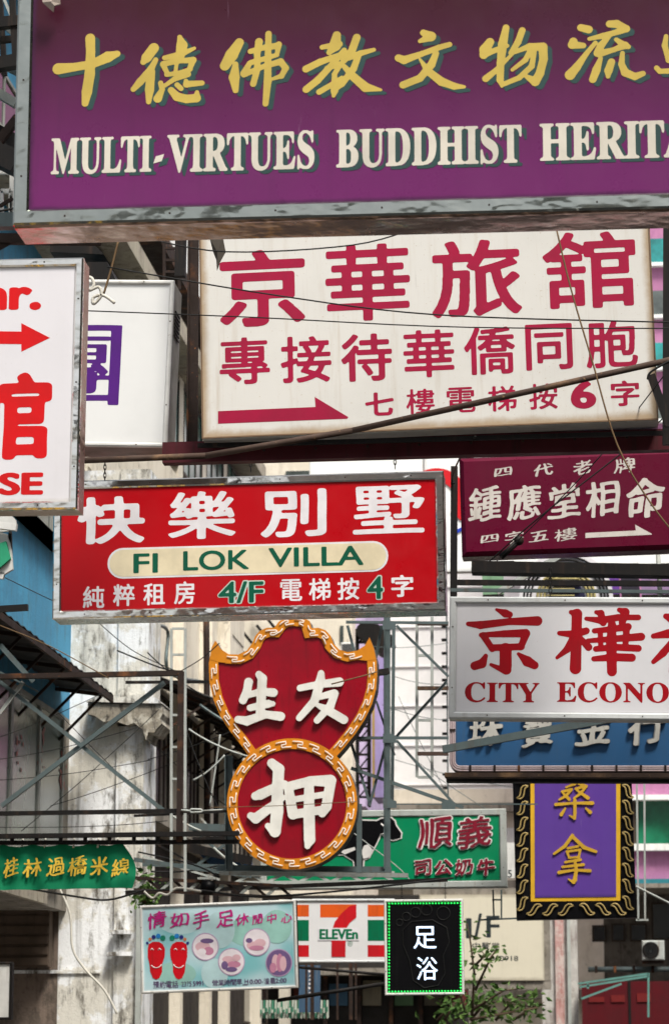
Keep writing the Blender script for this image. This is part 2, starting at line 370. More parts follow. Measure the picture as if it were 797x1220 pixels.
class Sign:
    def __init__(s, name, label, cat, bl, br, tlv, Y, yaw=0.0, group=None, tlu=None, cat_=None):
        s.Y = Y; b = P(bl[0], bl[1], Y)
        n = Vector((math.sin(R(yaw)), -math.cos(R(yaw)), 0)); s.n = n; s.o = b
        r = s._hit(*br); ex = (r - b).normalized(); ey = -n; ez = ex.cross(ey).normalized()
        ey = ez.cross(ex).normalized()
        s.ex, s.ey, s.ez = ex, ey, ez; s.W = (r - b).length
        s.k = s.W / math.hypot(br[0] - bl[0], br[1] - bl[1])     # metres per photo pixel
        t = s._hit(bl[0] if tlu is None else tlu, tlv); s.H = (t - b).dot(ez)
        mt = Matrix((ex, ey, ez)).transposed().to_4x4(); mt.translation = b
        s.root = thing(name, label, cat, group=group, mat=mt)
    def _hit(s, u, v):
        d = ray(u, v); return CAM + d * ((s.o - CAM).dot(s.n) / d.dot(s.n))
    def pt(s, u, v):
        q = s._hit(u, v) - s.o; return (q.dot(s.ex), q.dot(s.ez))
    def part(s, name, mb, mat, parent=None, **kw):
        return mb.obj(name, mat, parent or s.root, **kw)
    def lightbox(s, depth, fpx, face, frame, body=None, lip=.02, bottom=None):
        W, H, f = s.W, s.H, fpx * s.k
        mb = MB(); mb.box(0.004, .012, .004, W - .004, depth, H - .004); s.part('cabinet', mb, body or frame)
        if bottom:
            mb = MB(); mb.box(.006, .02, -.012, W - .006, depth - .01, .002); s.part('bottom_plate', mb, bottom)
        mb = MB(); c = min(.012, f * .3)
        for (a, b) in (((0, 0), (W, 0)), ((W, 0), (W, H)), ((W, H), (0, H)), ((0, H), (0, 0))):
            ix = lambda p: (f if p[0] == 0 else W - f, f if p[1] == 0 else H - f)
            cx = lambda p, e: (p[0] + (e if p[0] == 0 else -e), p[1] + (e if p[1] == 0 else -e))
            a0, b0, a1, b1 = a, b, ix(a), ix(b)
            oa, ob = cx(a, c), cx(b, c); ia, ib = cx(a, f - c), cx(b, f - c)
            v = [(a0[0], .03, a0[1]), (b0[0], .03, b0[1]), (a0[0], -lip + c, a0[1]), (b0[0], -lip + c, b0[1]), (oa[0], -lip, oa[1]), (ob[0], -lip, ob[1]),
                 (ia[0], -lip, ia[1]), (ib[0], -lip, ib[1]), (a1[0], -lip + c, a1[1]), (b1[0], -lip + c, b1[1]), (a1[0], .012, a1[1]), (b1[0], .012, b1[1])]
            mb.add(v, [(0, 1, 3, 2), (2, 3, 5, 4), (4, 5, 7, 6), (6, 7, 9, 8), (8, 9, 11, 10)])
        s.part('frame', mb, frame)
        sc = MB(); n_ = max(2, int(W / .55)); m_ = max(2, int(H / .5)); q = f / 2
        for i in range(n_):
            for zz_ in (q, H - q): sc.box(W * (i + .5) / n_ - .005, -lip - .003, zz_ - .005, W * (i + .5) / n_ + .005, -lip, zz_ + .005)
        for i in range(m_):
            for xx_ in (q, W - q): sc.box(xx_ - .005, -lip - .003, H * (i + .5) / m_ - .005, xx_ + .005, -lip, H * (i + .5) / m_ + .005)
        s.part('screws', sc, M['rust'], kind='stuff')
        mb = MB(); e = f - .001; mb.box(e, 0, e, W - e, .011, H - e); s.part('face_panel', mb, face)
        return s
    def glyph(s, txt, cu, cv, w, h, sty, mat, y=0., t=.0012, name=None, grow=0, dx=0, dz=0, em=EM, rot=0):
        F = glyph_field(txt, sty, grow, em); ii = np.argwhere(F > 0)
        (j0, i0), (j1, i1) = ii.min(0), ii.max(0)
        gw = grow * 2 * em / EM if grow else 0       # keep size of the core when an outline is grown
        sx = w * s.k / max(i1 - i0 + 1 - gw, 1); sz = h * s.k / max(j1 - j0 + 1 - gw, 1)
        x, z = s.pt(cu, cv); ci = (i0 + i1) / 2; cj = (j0 + j1) / 2
        mb = march(F, x - ci * sx + dx * s.k, z - cj * sz + dz * s.k, sx, sz, y - t, y)
        if rot:
            c_, s_ = math.cos(rot), math.sin(rot)
            mb.v = [(x + (a - x) * c_ - (b - z) * s_, q, z + (a - x) * s_ + (b - z) * c_) for a, q, b in mb.v]
        return s.part(name or ('word' if len(txt) > 1 else 'character'), mb, mat)
    def row(s, items, sty, mat, w, h, **kw):
        for it in items:
            ch, cu, cv = it[:3]; ww, hh = (it[3], it[4]) if len(it) > 3 else (w, h)
            s.glyph(ch, cu, cv, ww, hh, sty, mat, **kw)
    def strokes(s, st, org, sc, mat, y=0., t=.0012, name='character', grow=0., dx=0., dz=0., cell=.75, relief=0):
        """hand drawn brush strokes: [(x, y, radius), ...] in an enlargement of the photograph at scale sc from org"""
        segs = []; kz = s.k / sc
        for q in st:
            L_ = []
            for (x, yy, r) in q:
                a, b = s.pt(org[0] + x / sc + dx, org[1] + yy / sc - dz); L_.append((a, b, r * kz + grow * s.k))
            if len(L_) == 1: L_ = L_ * 2
            segs += list(zip(L_[:-1], L_[1:]))
        m = .02; xs = [p[0] for g in segs for p in g]; zs = [p[1] for g in segs for p in g]; rm = max(p[2] for g in segs for p in g) + m
        c = cell * s.k * .9; x0 = min(xs) - rm; z0 = min(zs) - rm; nx = int((max(xs) + rm - x0) / c) + 2; nz = int((max(zs) + rm - z0) / c) + 2
        X, Z = np.meshgrid(x0 + np.arange(nx) * c, z0 + np.arange(nz) * c); D = np.full(X.shape, 1e9); kk = .3 * s.k
        acc = np.zeros(X.shape)
        for (ax, az, ar), (bx, bz, br_) in segs:
            dx_, dz_ = bx - ax, bz - az; ll = dx_ * dx_ + dz_ * dz_ + 1e-12
            T = np.clip(((X - ax) * dx_ + (Z - az) * dz_) / ll, 0, 1)
            d = np.hypot(X - ax - T * dx_, Z - az - T * dz_) - (ar + (br_ - ar) * T)
            acc += np.exp(np.clip(-d / kk, -40, 40))
        D = -kk * np.log(acc)
        mb = march(-D, x0, z0, c, c, y - t, y)
        if relief:   # pillow: raise interior by depth
            def hgt(a, b):
                i = int(round((a - x0) / c)); j = int(round((b - z0) / c)); return min(relief, max(0, -D[min(max(j, 0), nz - 1), min(max(i, 0), nx - 1)]) * 1.2)
            mb.v = [(a, q - (hgt(a, b) if q < y - t * .5 else 0), b) for a, q, b in mb.v]; mb.smooth = False
        return s.part(name, mb, mat)
    def plate(s, name, pts, mat, y=0., t=.0012, **kw):
        mb = MB(); mb.prism([s.pt(*p) for p in pts], y - t, y); return s.part(name, mb, mat, **kw)
    def disc(s, name, cu, cv, r, mat, y=0., t=.004, n=28, ry=None):
        ry = ry or r
        return s.plate(name, [(cu + r * math.cos(6.2832 * i / n), cv + ry * math.sin(6.2832 * i / n)) for i in range(n)], mat, y, t)
    def chain(s, u, v, L_px, r=.02, top=True, yy=.06):
        """chain of links up from photo point (u,v)"""
        x, z = s.pt(u, v); L = L_px * s.k; lk = r * 2.6; n = max(2, int(L / (lk * .72)))
        mb = MB()
        for i in range(n):
            zc = z + (i + .5) * L / n; pts = []
            for q in range(10):
                a = 6.2832 * q / 10; ex_ = math.cos(a) * r * .62; ez_ = math.sin(a) * lk * .56
                pts.append((x + (ex_ if i % 2 else 0), yy + (0 if i % 2 else ex_), zc + ez_))
            mb.tube(pts, r * .2, 5, True)
        return s.part('hanging_chain', mb, M['dark'])

def beam(name, label, pts, w, mat, cat='beam', d=None, group=None, kind='bar'):
    """one straight or bent steel member given by (u, v, Y) points"""
    ps = [P(*p) for p in pts]; o = ps[0].copy(); mb = MB()
    for a, b in zip(ps[:-1], ps[1:]):
        a = a - o; b = b - o
        if kind == 'bar': mb.bar(a, b, w, d or w)
        elif kind == 'angle': mb.angle(a, b, w)
        else: mb.tube([a, b], w / 2, 8)
    ob = mb.obj(name, mat, None, label=label, cat=cat, group=group); ob.location = o; return ob
def cable(label, pts, r, mat, sag=0.0, name='cable', cat='cable'):
    ps = [P(*p) for p in pts]; o = ps[0].copy(); out = []
    if len(ps) == 2:
        n = 16
        for i in range(n + 1):
            t = i / n; q = ps[0].lerp(ps[1], t); q.z -= sag * 4 * t * (1 - t)
            q += Vector((mnoise.noise(q * .9) * .01, 0, mnoise.noise(q * 1.3 + Vector((5, 5, 5))) * .012)); out.append(q - o)
    else:
        for i in range(len(ps) - 1):
            p0 = ps[max(i - 1, 0)]; p1 = ps[i]; p2 = ps[i + 1]; p3 = ps[min(i + 2, len(ps) - 1)]
            for k in range(6):
                t = k / 6
                out.append(.5 * ((2 * p1) + (p2 - p0) * t + (2 * p0 - 5 * p1 + 4 * p2 - p3) * t * t + (3 * p1 - p0 - 3 * p2 + p3) * t ** 3) - o)
        out.append(ps[-1] - o)
    ob = MB().tube(out, r, 6).obj(name, mat, None, label=label, cat=cat); ob.location = o; return ob
class Rack:
    """welded steel support whose members are parts"""
    def __init__(s, name, label, cat, org, group=None): s.o = P(*org); s.t = thing(name, label, cat, s.o, group)
    def m(s, pts, w, mat, kind='bar', part='bar', d=None):
        ps = [P(*p) - s.o for p in pts]; mb = MB()
        for a, b in zip(ps[:-1], ps[1:]):
            (mb.bar(a, b, w, d or w) if kind == 'bar' else mb.angle(a, b, w) if kind == 'angle' else mb.tube([a, b], w / 2, 8))
        return mb.obj(part, mat, s.t)
    def ladder(s, u0, u1, v0, v1, Y, w, mat, rungs, yb=None):
        s.m([(u0, v0, Y), (u0, v1, Y)], w, mat, part='rail'); s.m([(u1, v0, Y), (u1, v1, Y)], w, mat, part='rail')
        for v in rungs: s.m([(u0 + 1, v, Y), (u1 - 1, v, Y)], w * .9, mat, part='rung')
# ================================================================== SETTING
def structure(name, mb, mat, parent=None): return mb.obj(name, mat, parent, kind='structure' if not parent else None)
asph = paint('asphalt', (.05, .05, .052), .85, (.02, .02, .02), .6, 1.5, False, bump=.8)
conc = weathered('pavement_concrete', (.26, .25, .23), (.2, .19, .18), (.1, .09, .08), .6)
structure('ground', MB().box(-600, -600, -.3, 600, 900, 0), weathered('ground_concrete', (.2, .19, .18), (.16, .15, .14), (.08, .07, .06), .5))
structure('road', MB().box(-5.2, -80, 0, 5.2, 78, .004), asph)
for x0, x1 in ((-9, -5.2), (5.2, 9)): structure('pavement', MB().box(x0, -80, 0, x1, 78, .14), conc)
mk = MB()
for x in (-4.95, -4.75, 4.75, 4.95): mk.box(x - .05, -80, .004, x + .05, 78, .008)
structure('kerb_line_marking', mk, paint('yellow_road_paint', (.75, .42, .03), .7, (.2, .15, .08), .6))
mk = MB()
for i in range(-20, 20): mk.box(-.06, i * 4, .004, .06, i * 4 + 2, .008)
structure('lane_marking', mk, paint('white_road_paint', (.7, .7, .68), .7, (.2, .2, .2), .6))

XL = -7.5
blue_w = weathered('blue_render', (.06, .31, .52), (.055, .27, .46), (.07, .15, .2), .45, .6)
cream = weathered('cream_render', (.76, .70, .59), (.70, .64, .53), (.26, .21, .15), .3, .4, crack=.5)
whitew = weathered('white_render', (.85, .87, .86), (.8, .82, .8), (.3, .3, .28), .35, .5)
white_tile = weathered('white_tile', (.9, .9, .89), (.86, .86, .85), (.5, .48, .45), .12, .3)
oldw = weathered('peeling_whitewash', (.84, .86, .88), (.66, .64, .58), (.10, .088, .07), 1.0, .5, crack=.9)
concw = weathered('stained_concrete', (.26, .235, .2), (.2, .18, .15), (.1, .085, .065), .9, .7)
ledge_m = weathered('ledge_concrete', (.42, .38, .3), (.36, .32, .26), (.12, .1, .08), .8)
gl_grey = glass('dusty_window_glass', (.10, .12, .115)); gl_teal = glass('teal_window_glass', (.02, .12, .11)); gl_dark = glass('dark_window_glass', (.015, .018, .02))
gl_shop = glass('shopfront_glass', (.15, .2, .17), .2)
alum = paint('window_aluminium', (.3, .31, .29), .5, (.1, .08, .06), .6)
brown_alum = paint('window_bronze', (.06, .045, .035), .5, (.02, .02, .02), .5)
def zX(u, v, X=XL): return PX(u, v, X).z
def yX(u, X=XL): return PX(u, 700, X).y
def wall_x(parent, name, x, y0, y1, z0, z1, mat, th=.3):
    return MB().box(x - th, y0, z0, x, y1, z1).obj(name, mat, parent)
def window_x(parent, x, y0, y1, z0, z1, glassm, framem, nm=1, nt=0, fr=.05):
    """window in a wall facing +x: frame proud of the wall, recessed pane, mullions"""
    mb = MB(); mb.box(x - .06, y0, z0, x + .03, y0 + fr, z1).box(x - .06, y1 - fr, z0, x + .03, y1, z1)
    mb.box(x - .06, y0 + fr, z0, x + .028, y1 - fr, z0 + fr).box(x - .06, y0 + fr, z1 - fr, x + .028, y1 - fr, z1)
    w = mb.obj('window', framem, parent)
    for i in range(1, nm + 1):
        y = y0 + (y1 - y0) * i / (nm + 1); MB().box(x - .05, y - .025, z0 + fr, x + .024, y + .025, z1 - fr).obj('mullion', framem, w)
    for i in range(1, nt + 1):
        z = z0 + (z1 - z0) * i / (nt + 1); MB().box(x - .05, y0 + fr, z - .02, x + .018, y1 - fr, z + .02).obj('transom', framem, w)
    MB().box(x - .045, y0 + fr, z0 + fr, x + .006, y1 - fr, z1 - fr).obj('pane', glassm, w)
    return w

# ---- blue house (nearest on the left)
zled = zX(35, 632); zaw = zX(40, 756, XL + .75)
b = thing('blue_house', 'blue painted house at the left edge, window band above a pale sloping ledge', 'house', (XL, 30, 0))
def wpart(par, o):
    if o.parent is None: o.parent = par; o.matrix_parent_inverse = Matrix.Translation(-par.location)
    return o
YB0, YB1 = 24.0, yX(88)
ZARC = zX(30, 1044)
wpart(b, wall_x(None, 'wall', XL, YB0, YB1, zaw - .25, zled, blue_w)); wpart(b, wall_x(None, 'lower_wall', XL, YB0, YB1, ZARC - .3, zaw - .25, concw))
for y in (24.5, 30.5): wpart(b, MB().box(XL - .5, y, 0, XL - .02, y + .5, ZARC - .3).obj('arcade_column', concw)); wpart(b, MB().box(XL - .3, YB0, zled, XL + .14, YB1, zled + .16).obj('ledge', ledge_m))
zwt = zled + 1.9
wpart(b, window_x(None, XL, YB0, YB1 - .1, zled + .16, zwt, gl_grey, alum, 17, 1))
wpart(b, MB().box(XL - .3, YB0, zwt, XL + .35, YB1, zwt + .25).obj('canopy_slab', ledge_m))
wpart(b, wall_x(None, 'wall', XL, YB0, YB1, zwt + .25, zwt + 2.2, blue_w))
z2 = zwt + 2.2
for k in range(3):
    wpart(b, window_x(None, XL, YB0 + .2, YB1 - .3, z2, z2 + 1.5, gl_dark, alum, 11, 1))
    wpart(b, wall_x(None, 'wall', XL, YB0, YB1, z2 + 1.5, z2 + 3.1, blue_w))
    wpart(b, MB().box(XL, YB0, z2 - .18, XL + .5, YB1, z2 - .02).obj('canopy_slab', ledge_m)); z2 += 3.1
wpart(b, MB().box(XL - 8, YB0, ZARC - .3, XL - .31, YB1, z2).obj('rear_block', concw))
# corrugated awning below the blue wall
def awning(name, label, Y0, Y1, zw, xo, drop, mat, parent=None):
    t = thing(name, label, 'awning', (XL, (Y0 + Y1) / 2, zw)); n = int((Y1 - Y0) / .19); o = t.location
    mb = MB()
    for i in range(n):
        ya = Y0 + (Y1 - Y0) * i / n; yb = Y0 + (Y1 - Y0) * (i + 1) / n; r = .022 if i % 2 else 0
        q = [(XL, ya, zw + r), (XL, yb, zw + .022 - r), (XL + xo, yb, zw - drop + .022 - r), (XL + xo, ya, zw - drop + r)]
        mb.add([Vector(p) - o for p in q] + [Vector(p) - o - Vector((0, 0, .012)) for p in q],
               [(0, 3, 2, 1), (4, 5, 6, 7), (0, 1, 5, 4), (1, 2, 6, 5), (2, 3, 7, 6), (3, 0, 4, 7)])
    mb.obj('corrugated_sheet', mat, t)
    mb = MB(); mb.box(xo - .04, Y0 - o.y, -drop - .1, xo, Y1 - o.y, -drop - .015); mb.obj('edge_rail', M['rust'], t)
    for i in range(int((Y1 - Y0) / 1.4) + 1):
        y = Y0 + .1 + i * 1.4
        if y > Y1: break
        mb = MB(); mb.bar((0, y - o.y, -.05), (xo - .03, y - o.y, -drop - .05), .05); mb.obj('rafter', M['rust'], t)
        mb = MB(); mb.bar((.02, y - o.y, -drop - .7), (xo - .1, y - o.y, -drop - .06), .035); mb.obj('brace', M['rust'], t)
    return t
dark_sheet = paint('dark_corrugated_sheet', (.035, .035, .036), .7, (.12, .08, .05), .8)
awning('corrugated_awning', 'dark corrugated awning under the blue wall at far left', 29, 39.3, zaw + .1, .75, .1, dark_sheet)
# storefront below it
zs0 = zX(30, 1010)
s_ = thing('shopfront', 'dusty glazed shopfront with flaking red paint below the dark awning', 'shop window', (XL, 33, 2.6))
for i, (ya, yb) in enumerate([(yX(0) - 3.2, yX(0) - 1.4), (yX(0) - 1.4, yX(0) + .55), (yX(0) + .55, yX(0) + 2.4), (yX(0) + 2.4, yX(73))]):
    w = window_x(None, XL + .06, ya, yb, ZARC, zaw - .3, gl_shop, alum, 0, 0, .07); wpart(s_, w)
redp = paint('faded_red_paint', (.30, .10, .09), .6, (.2, .16, .14), .9)
for i in range(3):     # worn away lettering: only flakes of red paint are left
    rs_ = np.random.RandomState(i + 3); F = blur(rs_.randn(66, 56), 2.6) * 6 - .28; yy_, xx_ = np.mgrid[0:66, 0:56]; F = F - 1.2 * (((xx_ - 28) / 27.) ** 2 + ((yy_ - 33) / 32.) ** 2) ** 2
    F[0, :] = F[-1, :] = -1; F[:, 0] = F[:, -1] = -1; yy = yX(0) + .7 + i * 1.5; mb = march(F, 0, 0, .011, .011, -.002, 0)
    mb.v = [(.075 - q, yy - 33 + a * 1.3, c + 2.75 + (.25 if i == 1 else 0)) for a, q, c in mb.v]; mb.obj('paint_flakes', redp, s_)
MB().box(.01, -5, ZARC - 2.9, .08, 5.2, ZARC - 2.6).obj('sill', ledge_m, s_)
# ---- whitewashed pillar and party wall facing down the street
YP = 40.0
pl = P(74, 900, YP); pr = P(172, 900, YP); zc0 = P(150, 866, YP).z; zc1 = P(150, 840, YP).z; zt = P(150, 560, YP).z
pt_ = thing('old_pillar', 'peeling whitewashed pillar with broken concrete capital behind the scaffold bars', 'pillar', (pr.x, YP, 0))
def rel(mb, t, name, mat, **kw):
    o = t.location; mb.v = [(a - o.x, q - o.y, c - o.z) for a, q, c in mb.v]; return mb.obj(name, mat, t, **kw)
rel(MB().box(pl.x, YP, 0, P(140, 900, YP).x, YP + 1.1, zt), pt_, 'wall', oldw)
rel(MB().box(-13, YP + .01, 0, pl.x, YP + 1.1, zaw), pt_, 'arcade_wall', weathered('brown_stained_plaster', (.20, .15, .12), (.13, .10, .08), (.05, .04, .03), .8, .5))
rel(MB().box(P(140, 900, YP).x, YP - .06, 0, pr.x, YP + 1.1, zc0), pt_, 'shaft', oldw)
rel(MB().box(P(140, 900, YP).x, YP - .04, zc1, P(176, 900, YP).x, YP + 1.1, zt), pt_, 'shaft', oldw)
# ragged capital; whiter top piece painted as its highlight, darker below
cp = [(105, 838), (193, 839), (194, 850), (191, 856), (193, 862), (188, 867), (184, 873), (177, 872), (174, 882), (171, 870), (160, 861), (152, 864), (136, 858), (124, 860), (112, 852), (105, 851)]
mb = MB(); mb.prism([(P(u, v, YP - .3).x, P(u, v, YP - .3).z) for u, v in cp], YP - .3, YP + .6); rel(mb, pt_, 'capital', weathered('blackened_concrete', (.5, .47, .4), (.28, .25, .2), (.05, .042, .034), 1.2, 1.4))
cp = [(103, 836), (120, 828), (142, 831), (165, 827), (186, 831), (194, 838)]
mb = MB(); mb.prism([(P(u, v, YP - .34).x, P(u, v, YP - .34).z) for u, v in cp], YP - .34, YP + .6); rel(mb, pt_, 'capital_top', oldw)
for (u0, v0, u1, v1) in ((132, 1108, 156, 1113), (128, 1134, 158, 1139)):
    a = P(u0, v1, YP - .15); c = P(u1, v0, YP - .15); rel(MB().box(a.x, YP - .2, a.z, c.x, YP - .06, c.z), pt_, 'shelf', oldw)
a = P(172, 1185, YP); rel(MB().box(P(166, 900, YP - .1).x, YP - .16, 0, P(172, 900, YP - .1).x, YP - .1, P(170, 1068, YP).z), pt_, 'drain_pipe', M['pale'])
rel(MB().box(P(0, 900, YP).x - 3, YP - .01, P(0, 1160, YP).z, P(124, 900, YP).x, YP - .03, P(0, 1156, YP).z), pt_, 'string_course', oldw)
shade = paint('brown_shutter', (.11, .08, .06), .8, (.03, .02, .02), .6)
a = P(-60, 1152, YP - .3); c = P(60, 1064, YP - .3)
t = thing('roller_shutter', 'brown closed shutter box under the green cloth banner', 'shutter', (a.x, YP - .3, a.z))
rel(MB().box(a.x, YP - .3, a.z, c.x, YP - .05, c.z), t, 'housing', shade)
for i in range(7):
    z = a.z + (c.z - a.z) * (i + .5) / 7; rel(MB().box(a.x + .01, YP - .33, z - .05, c.x - .01, YP - .3, z + .05), t, 'slat', shade)

# ---- second building on the left: pale walls, dark projecting slabs, upper windows
YC0, YC1 = 41.2, 60.0
zA = zX(180, 337); zBm = zX(222, 440)
t = thing('pale_apartment_block', 'pale rendered block seen at a slant behind the pink inscribed lightbox', 'apartment block', (XL, YC0, 0))
def wp(mb, name, mat): return rel(mb, t, name, mat)
wp(MB().box(XL - 8, YC0, 0, XL - .31, YC1, 26), 'rear_block', concw)
wp(MB().box(XL - .3, YC0, zBm, XL, YC1, zA), 'wall', whitew)
wp(MB().box(XL - .3, YC0, zA, XL + .55, YC1, zA + .3), 'slab', M['rust'])
wp(MB().box(XL - .3, YC0, zA + .3, XL, YC1, zA + 2.8), 'wall', whitew)
wp(MB().box(XL - .3, YC0, zBm - .32, XL + .45, YC1, zBm), 'slab', ledge_m)
zW = zBm - .32
for i in range(6):
    y0 = YC0 + .3 + i * 3.1
    o = window_x(None, XL - .02, y0, y0 + 2.5, zW - 1.7, zW - .1, gl_teal, brown_alum, 2, 0); wpart(t, o)
    wp(MB().box(XL - .3, y0 + 2.5, zW - 1.9, XL, y0 + 3.1, zW), 'pier', cream)
wp(MB().box(XL - .3, YC0, zW - 3.6, XL, YC1, zW - 1.9), 'wall', cream)
z2 = zA + 2.8
for k in range(2):
    for i in range(6):
        y0 = YC0 + .3 + i * 3.1; o = window_x(None, XL - .02, y0, y0 + 2.4, z2, z2 + 1.6, gl_dark, brown_alum, 2, 0); wpart(t, o)
    wp(MB().box(XL - .3, YC0, z2 + 1.6, XL, YC1, z2 + 3), 'wall', whitew); z2 += 3
wlow = zW - 3.6
# lower cream storeys with pilasters, dark openings, stair rail
wp(MB().box(XL - .3, YC0, 0, XL - .02, YC1, wlow), 'wall', cream)
for u in (205, 240, 262, 300, 335):
    y = yX(u); wp(MB().box(XL - .02, y, 0, XL + .22, y + .35, wlow), 'pilaster', cream)
zo0, zo1 = zX(200, 975), zX(200, 835)
for (ua, ub) in ((176, 203), (215, 238), (246, 261), (271, 298), (309, 333)):
    y0, y1 = yX(ua), yX(ub); o = window_x(None, XL + .0, y0, y1, zo0, zo1, gl_dark, brown_alum, 4, 0, .04); wpart(t, o)
wp(MB().box(XL - .04, YC0, 0, XL + .03, YC1, zX(200, 985)), 'shop_recess_shade', paint('shaded_dark_wall', (.035, .03, .026), .8, (.09, .07, .05), .8)); zl = zX(200, 990); wp(MB().box(XL, YC0, zl - .2, XL + .5, YC1, zl), 'slab', concw)  # flat sheet, no real recess: deep shade is put into its colour
for (ua, ub) in ((180, 230), (262, 320)):
    y0, y1 = yX(ua), yX(ub); o = window_x(None, XL, y0, y1, 2.6, 4.6, gl_dark, brown_alum, 3, 0, .04); wpart(t, o)
awning('corrugated_awning', 'small dark awning between the pillar and the red pawn sign', yX(178), yX(300), zX(220, 838), 1.1, .45, dark_sheet)
# lilac and dark stacked vertical sign seen edge-on
t = thing('edge_on_sign', 'tall lilac vertical sign seen edge-on with black lattice beside it', 'sign', P(445, 950, 62))
o = t.location; lil = paint('lilac_panel', (.42, .34, .66), .5, (.2, .15, .3), .4); k = 62 / FPX
x0, x1 = -10 * k, 12 * k
mb = MB().box(x0 + 9 * k, 0, 0, x1, 1.6, 168 * k); mb.obj('panel', lil, t)
MB().box(x0 + 9 * k, -.05, 0, x0 + 11.5 * k, 0, 168 * k).obj('edge_strip', paint('gold_strip', (.45, .3, .08), .5), t)
for i in range(14):
    MB().box(x1, .1, (10 + i * 12) * k, x1 + 6 * k, .16, (11.4 + i * 12) * k).obj('peg', M['dark'], t)
for u in (-22, -8): MB().box(u * k, .1, -10 * k, (u + 3.2) * k, .4, 205 * k).obj('post', M['dark'], t)
for i in range(12): MB().box(-20 * k, .12, (i * 17) * k, -6 * k, .2, (i * 17 + 2.5) * k).obj('rung', M['dark'], t)
for i in range(12): MB().bar((-20 * k, .25, i * 17 * k), (-6 * k, .25, (i * 17 + 17) * k), .03).obj('brace', M['dark'], t)
mb = MB().prism([(-20 * k, 206 * k), (-14 * k, 212 * k), (6 * k, 209 * k), (22 * k, 196 * k), (25 * k, 186 * k), (19 * k, 187 * k), (12 * k, 180 * k), (10 * k, 172 * k), (-20 * k, 196 * k)], .0, .8); mb.obj('torn_cap', M['dark'], t)
# ---- building closing the street
YE = 84.0; ke = YE / FPX
t = thing('white_tower', 'bright white tiled tower closing the view behind the steel lattice', 'building', (-1, YE, 0))
x0 = P(340, 900, YE).x; x1 = P(760, 900, YE).x
rel(MB().box(x0, YE, P(0, 945, YE).z, x1, YE + 10, 30), t, 'wall', white_tile)
for i, v in enumerate(range(560, 940, 47)):
    z = P(500, v, YE).z; rel(MB().box(x0, YE - .05, z, x1, YE, z + .03), t, 'joint_strip', paint('pale_joint', (.74, .74, .74), .6))
rel(MB().box(x0, YE, 0, x1, YE + 10, P(0, 945, YE).z - .002), t, 'lower_wall', cream)
for v in (958, 1050, 1180):
    z = P(600, v, YE).z; rel(MB().box(x0, YE - .5, z - .25, x1, YE, z), t, 'ledge', concw)
for j, v in enumerate((985, 1020)):
    a = P(600, v + 22, YE); rel(MB().box(a.x, YE - .04, a.z, a.x + 1.2, YE, a.z + .5), t, 'plaque', whitew)
# tan side wing with dark openings between (400..430)
for u, v in ((412, 900), (424, 905)):
    a = P(u, v, YE); rel(MB().box(a.x, YE - .03, a.z, a.x + .25, YE, a.z + .8), t, 'vent', M['dark'])
# cream return wing behind the pawn sign
t = thing('cream_stair_block', 'sunlit cream stair block with sloping handrails above the pawn sign', 'building', (-6, 70, 0))
x0 = P(252, 900, 70).x; x1 = P(420, 900, 70).x
rel(MB().box(x0 - 1, 70, 0, x1, 78, P(0, 520, 70).z), t, 'wall', cream)
rel(MB().box(x1, 71, P(0, 960, 70).z, P(431, 900, 70).x, 78, P(0, 560, 70).z), t, 'lilac_wall', paint('lilac_render', (.5, .42, .62), .8, (.3, .25, .35), .4))
for i in range(3):
    a = P(262 + i * 44, 742 + i * 3, 69.7); c = P(300 + i * 44, 790 + i * 3, 69.7)
    for dz in (0, .5): rel(MB().bar(a + Vector((0, 0, dz)), c + Vector((0, 0, dz)), .07), t, 'handrail', M['dark'])
for (u0, v0, u1, v1) in ((268, 560, 300, 640), (340, 560, 380, 640), (318, 752, 326, 800), (405, 745, 409, 765)):
    a = P(u0, v1, 69.9); c = P(u1, v0, 69.9); rel(MB().box(a.x, 69.95, a.z, c.x, 70, c.z), t, 'pipe_shadow_gap' if u1 - u0 < 10 else 'window', gl_grey)
# ---- big white billboard with red and blue arcs
bb = Sign('billboard', 'huge white billboard with parts of a red and a blue ring behind the maroon sign', 'billboard', (368, 684), (800, 676), 535, 58, tlu=368)
wpnl = panel('white_billboard_face', (.84, .86, .86), (.5, .5, .5), .03, .5, streaks=.1)
W, H = bb.W, bb.H
bb.part('face_panel', MB().box(bb.pt(500, 0)[0], 0, 0, W + 2, .3, H), wpnl)
bb.part('lower_face_panel', MB().box(bb.pt(368, 0)[0], .02, H * .75, bb.pt(499, 0)[0], .3, H), wpnl)
def arc(s, name, cu, cv, r0, r1, a0, a1, mat, y=-.01, ry=1):
    pts = [(cu + r1 * math.cos(R(a)), cv - ry * r1 * math.sin(R(a))) for a in np.linspace(a0, a1, 24)] + [(cu + r0 * math.cos(R(a)), cv - ry * r0 * math.sin(R(a))) for a in np.linspace(a1, a0, 24)]
    return s.plate(name, pts, mat, y, .02)
redm = paint('red_print', (.62, .012, .02), .5, (.3, .02, .02), .2); bluem = paint('blue_print', (.02, .06, .5), .5)
arc(bb, 'red_ring', 520, 596, 22, 38, -40, 130, redm); arc(bb, 'blue_ring', 528, 590, 44, 48, -75, 10, bluem)
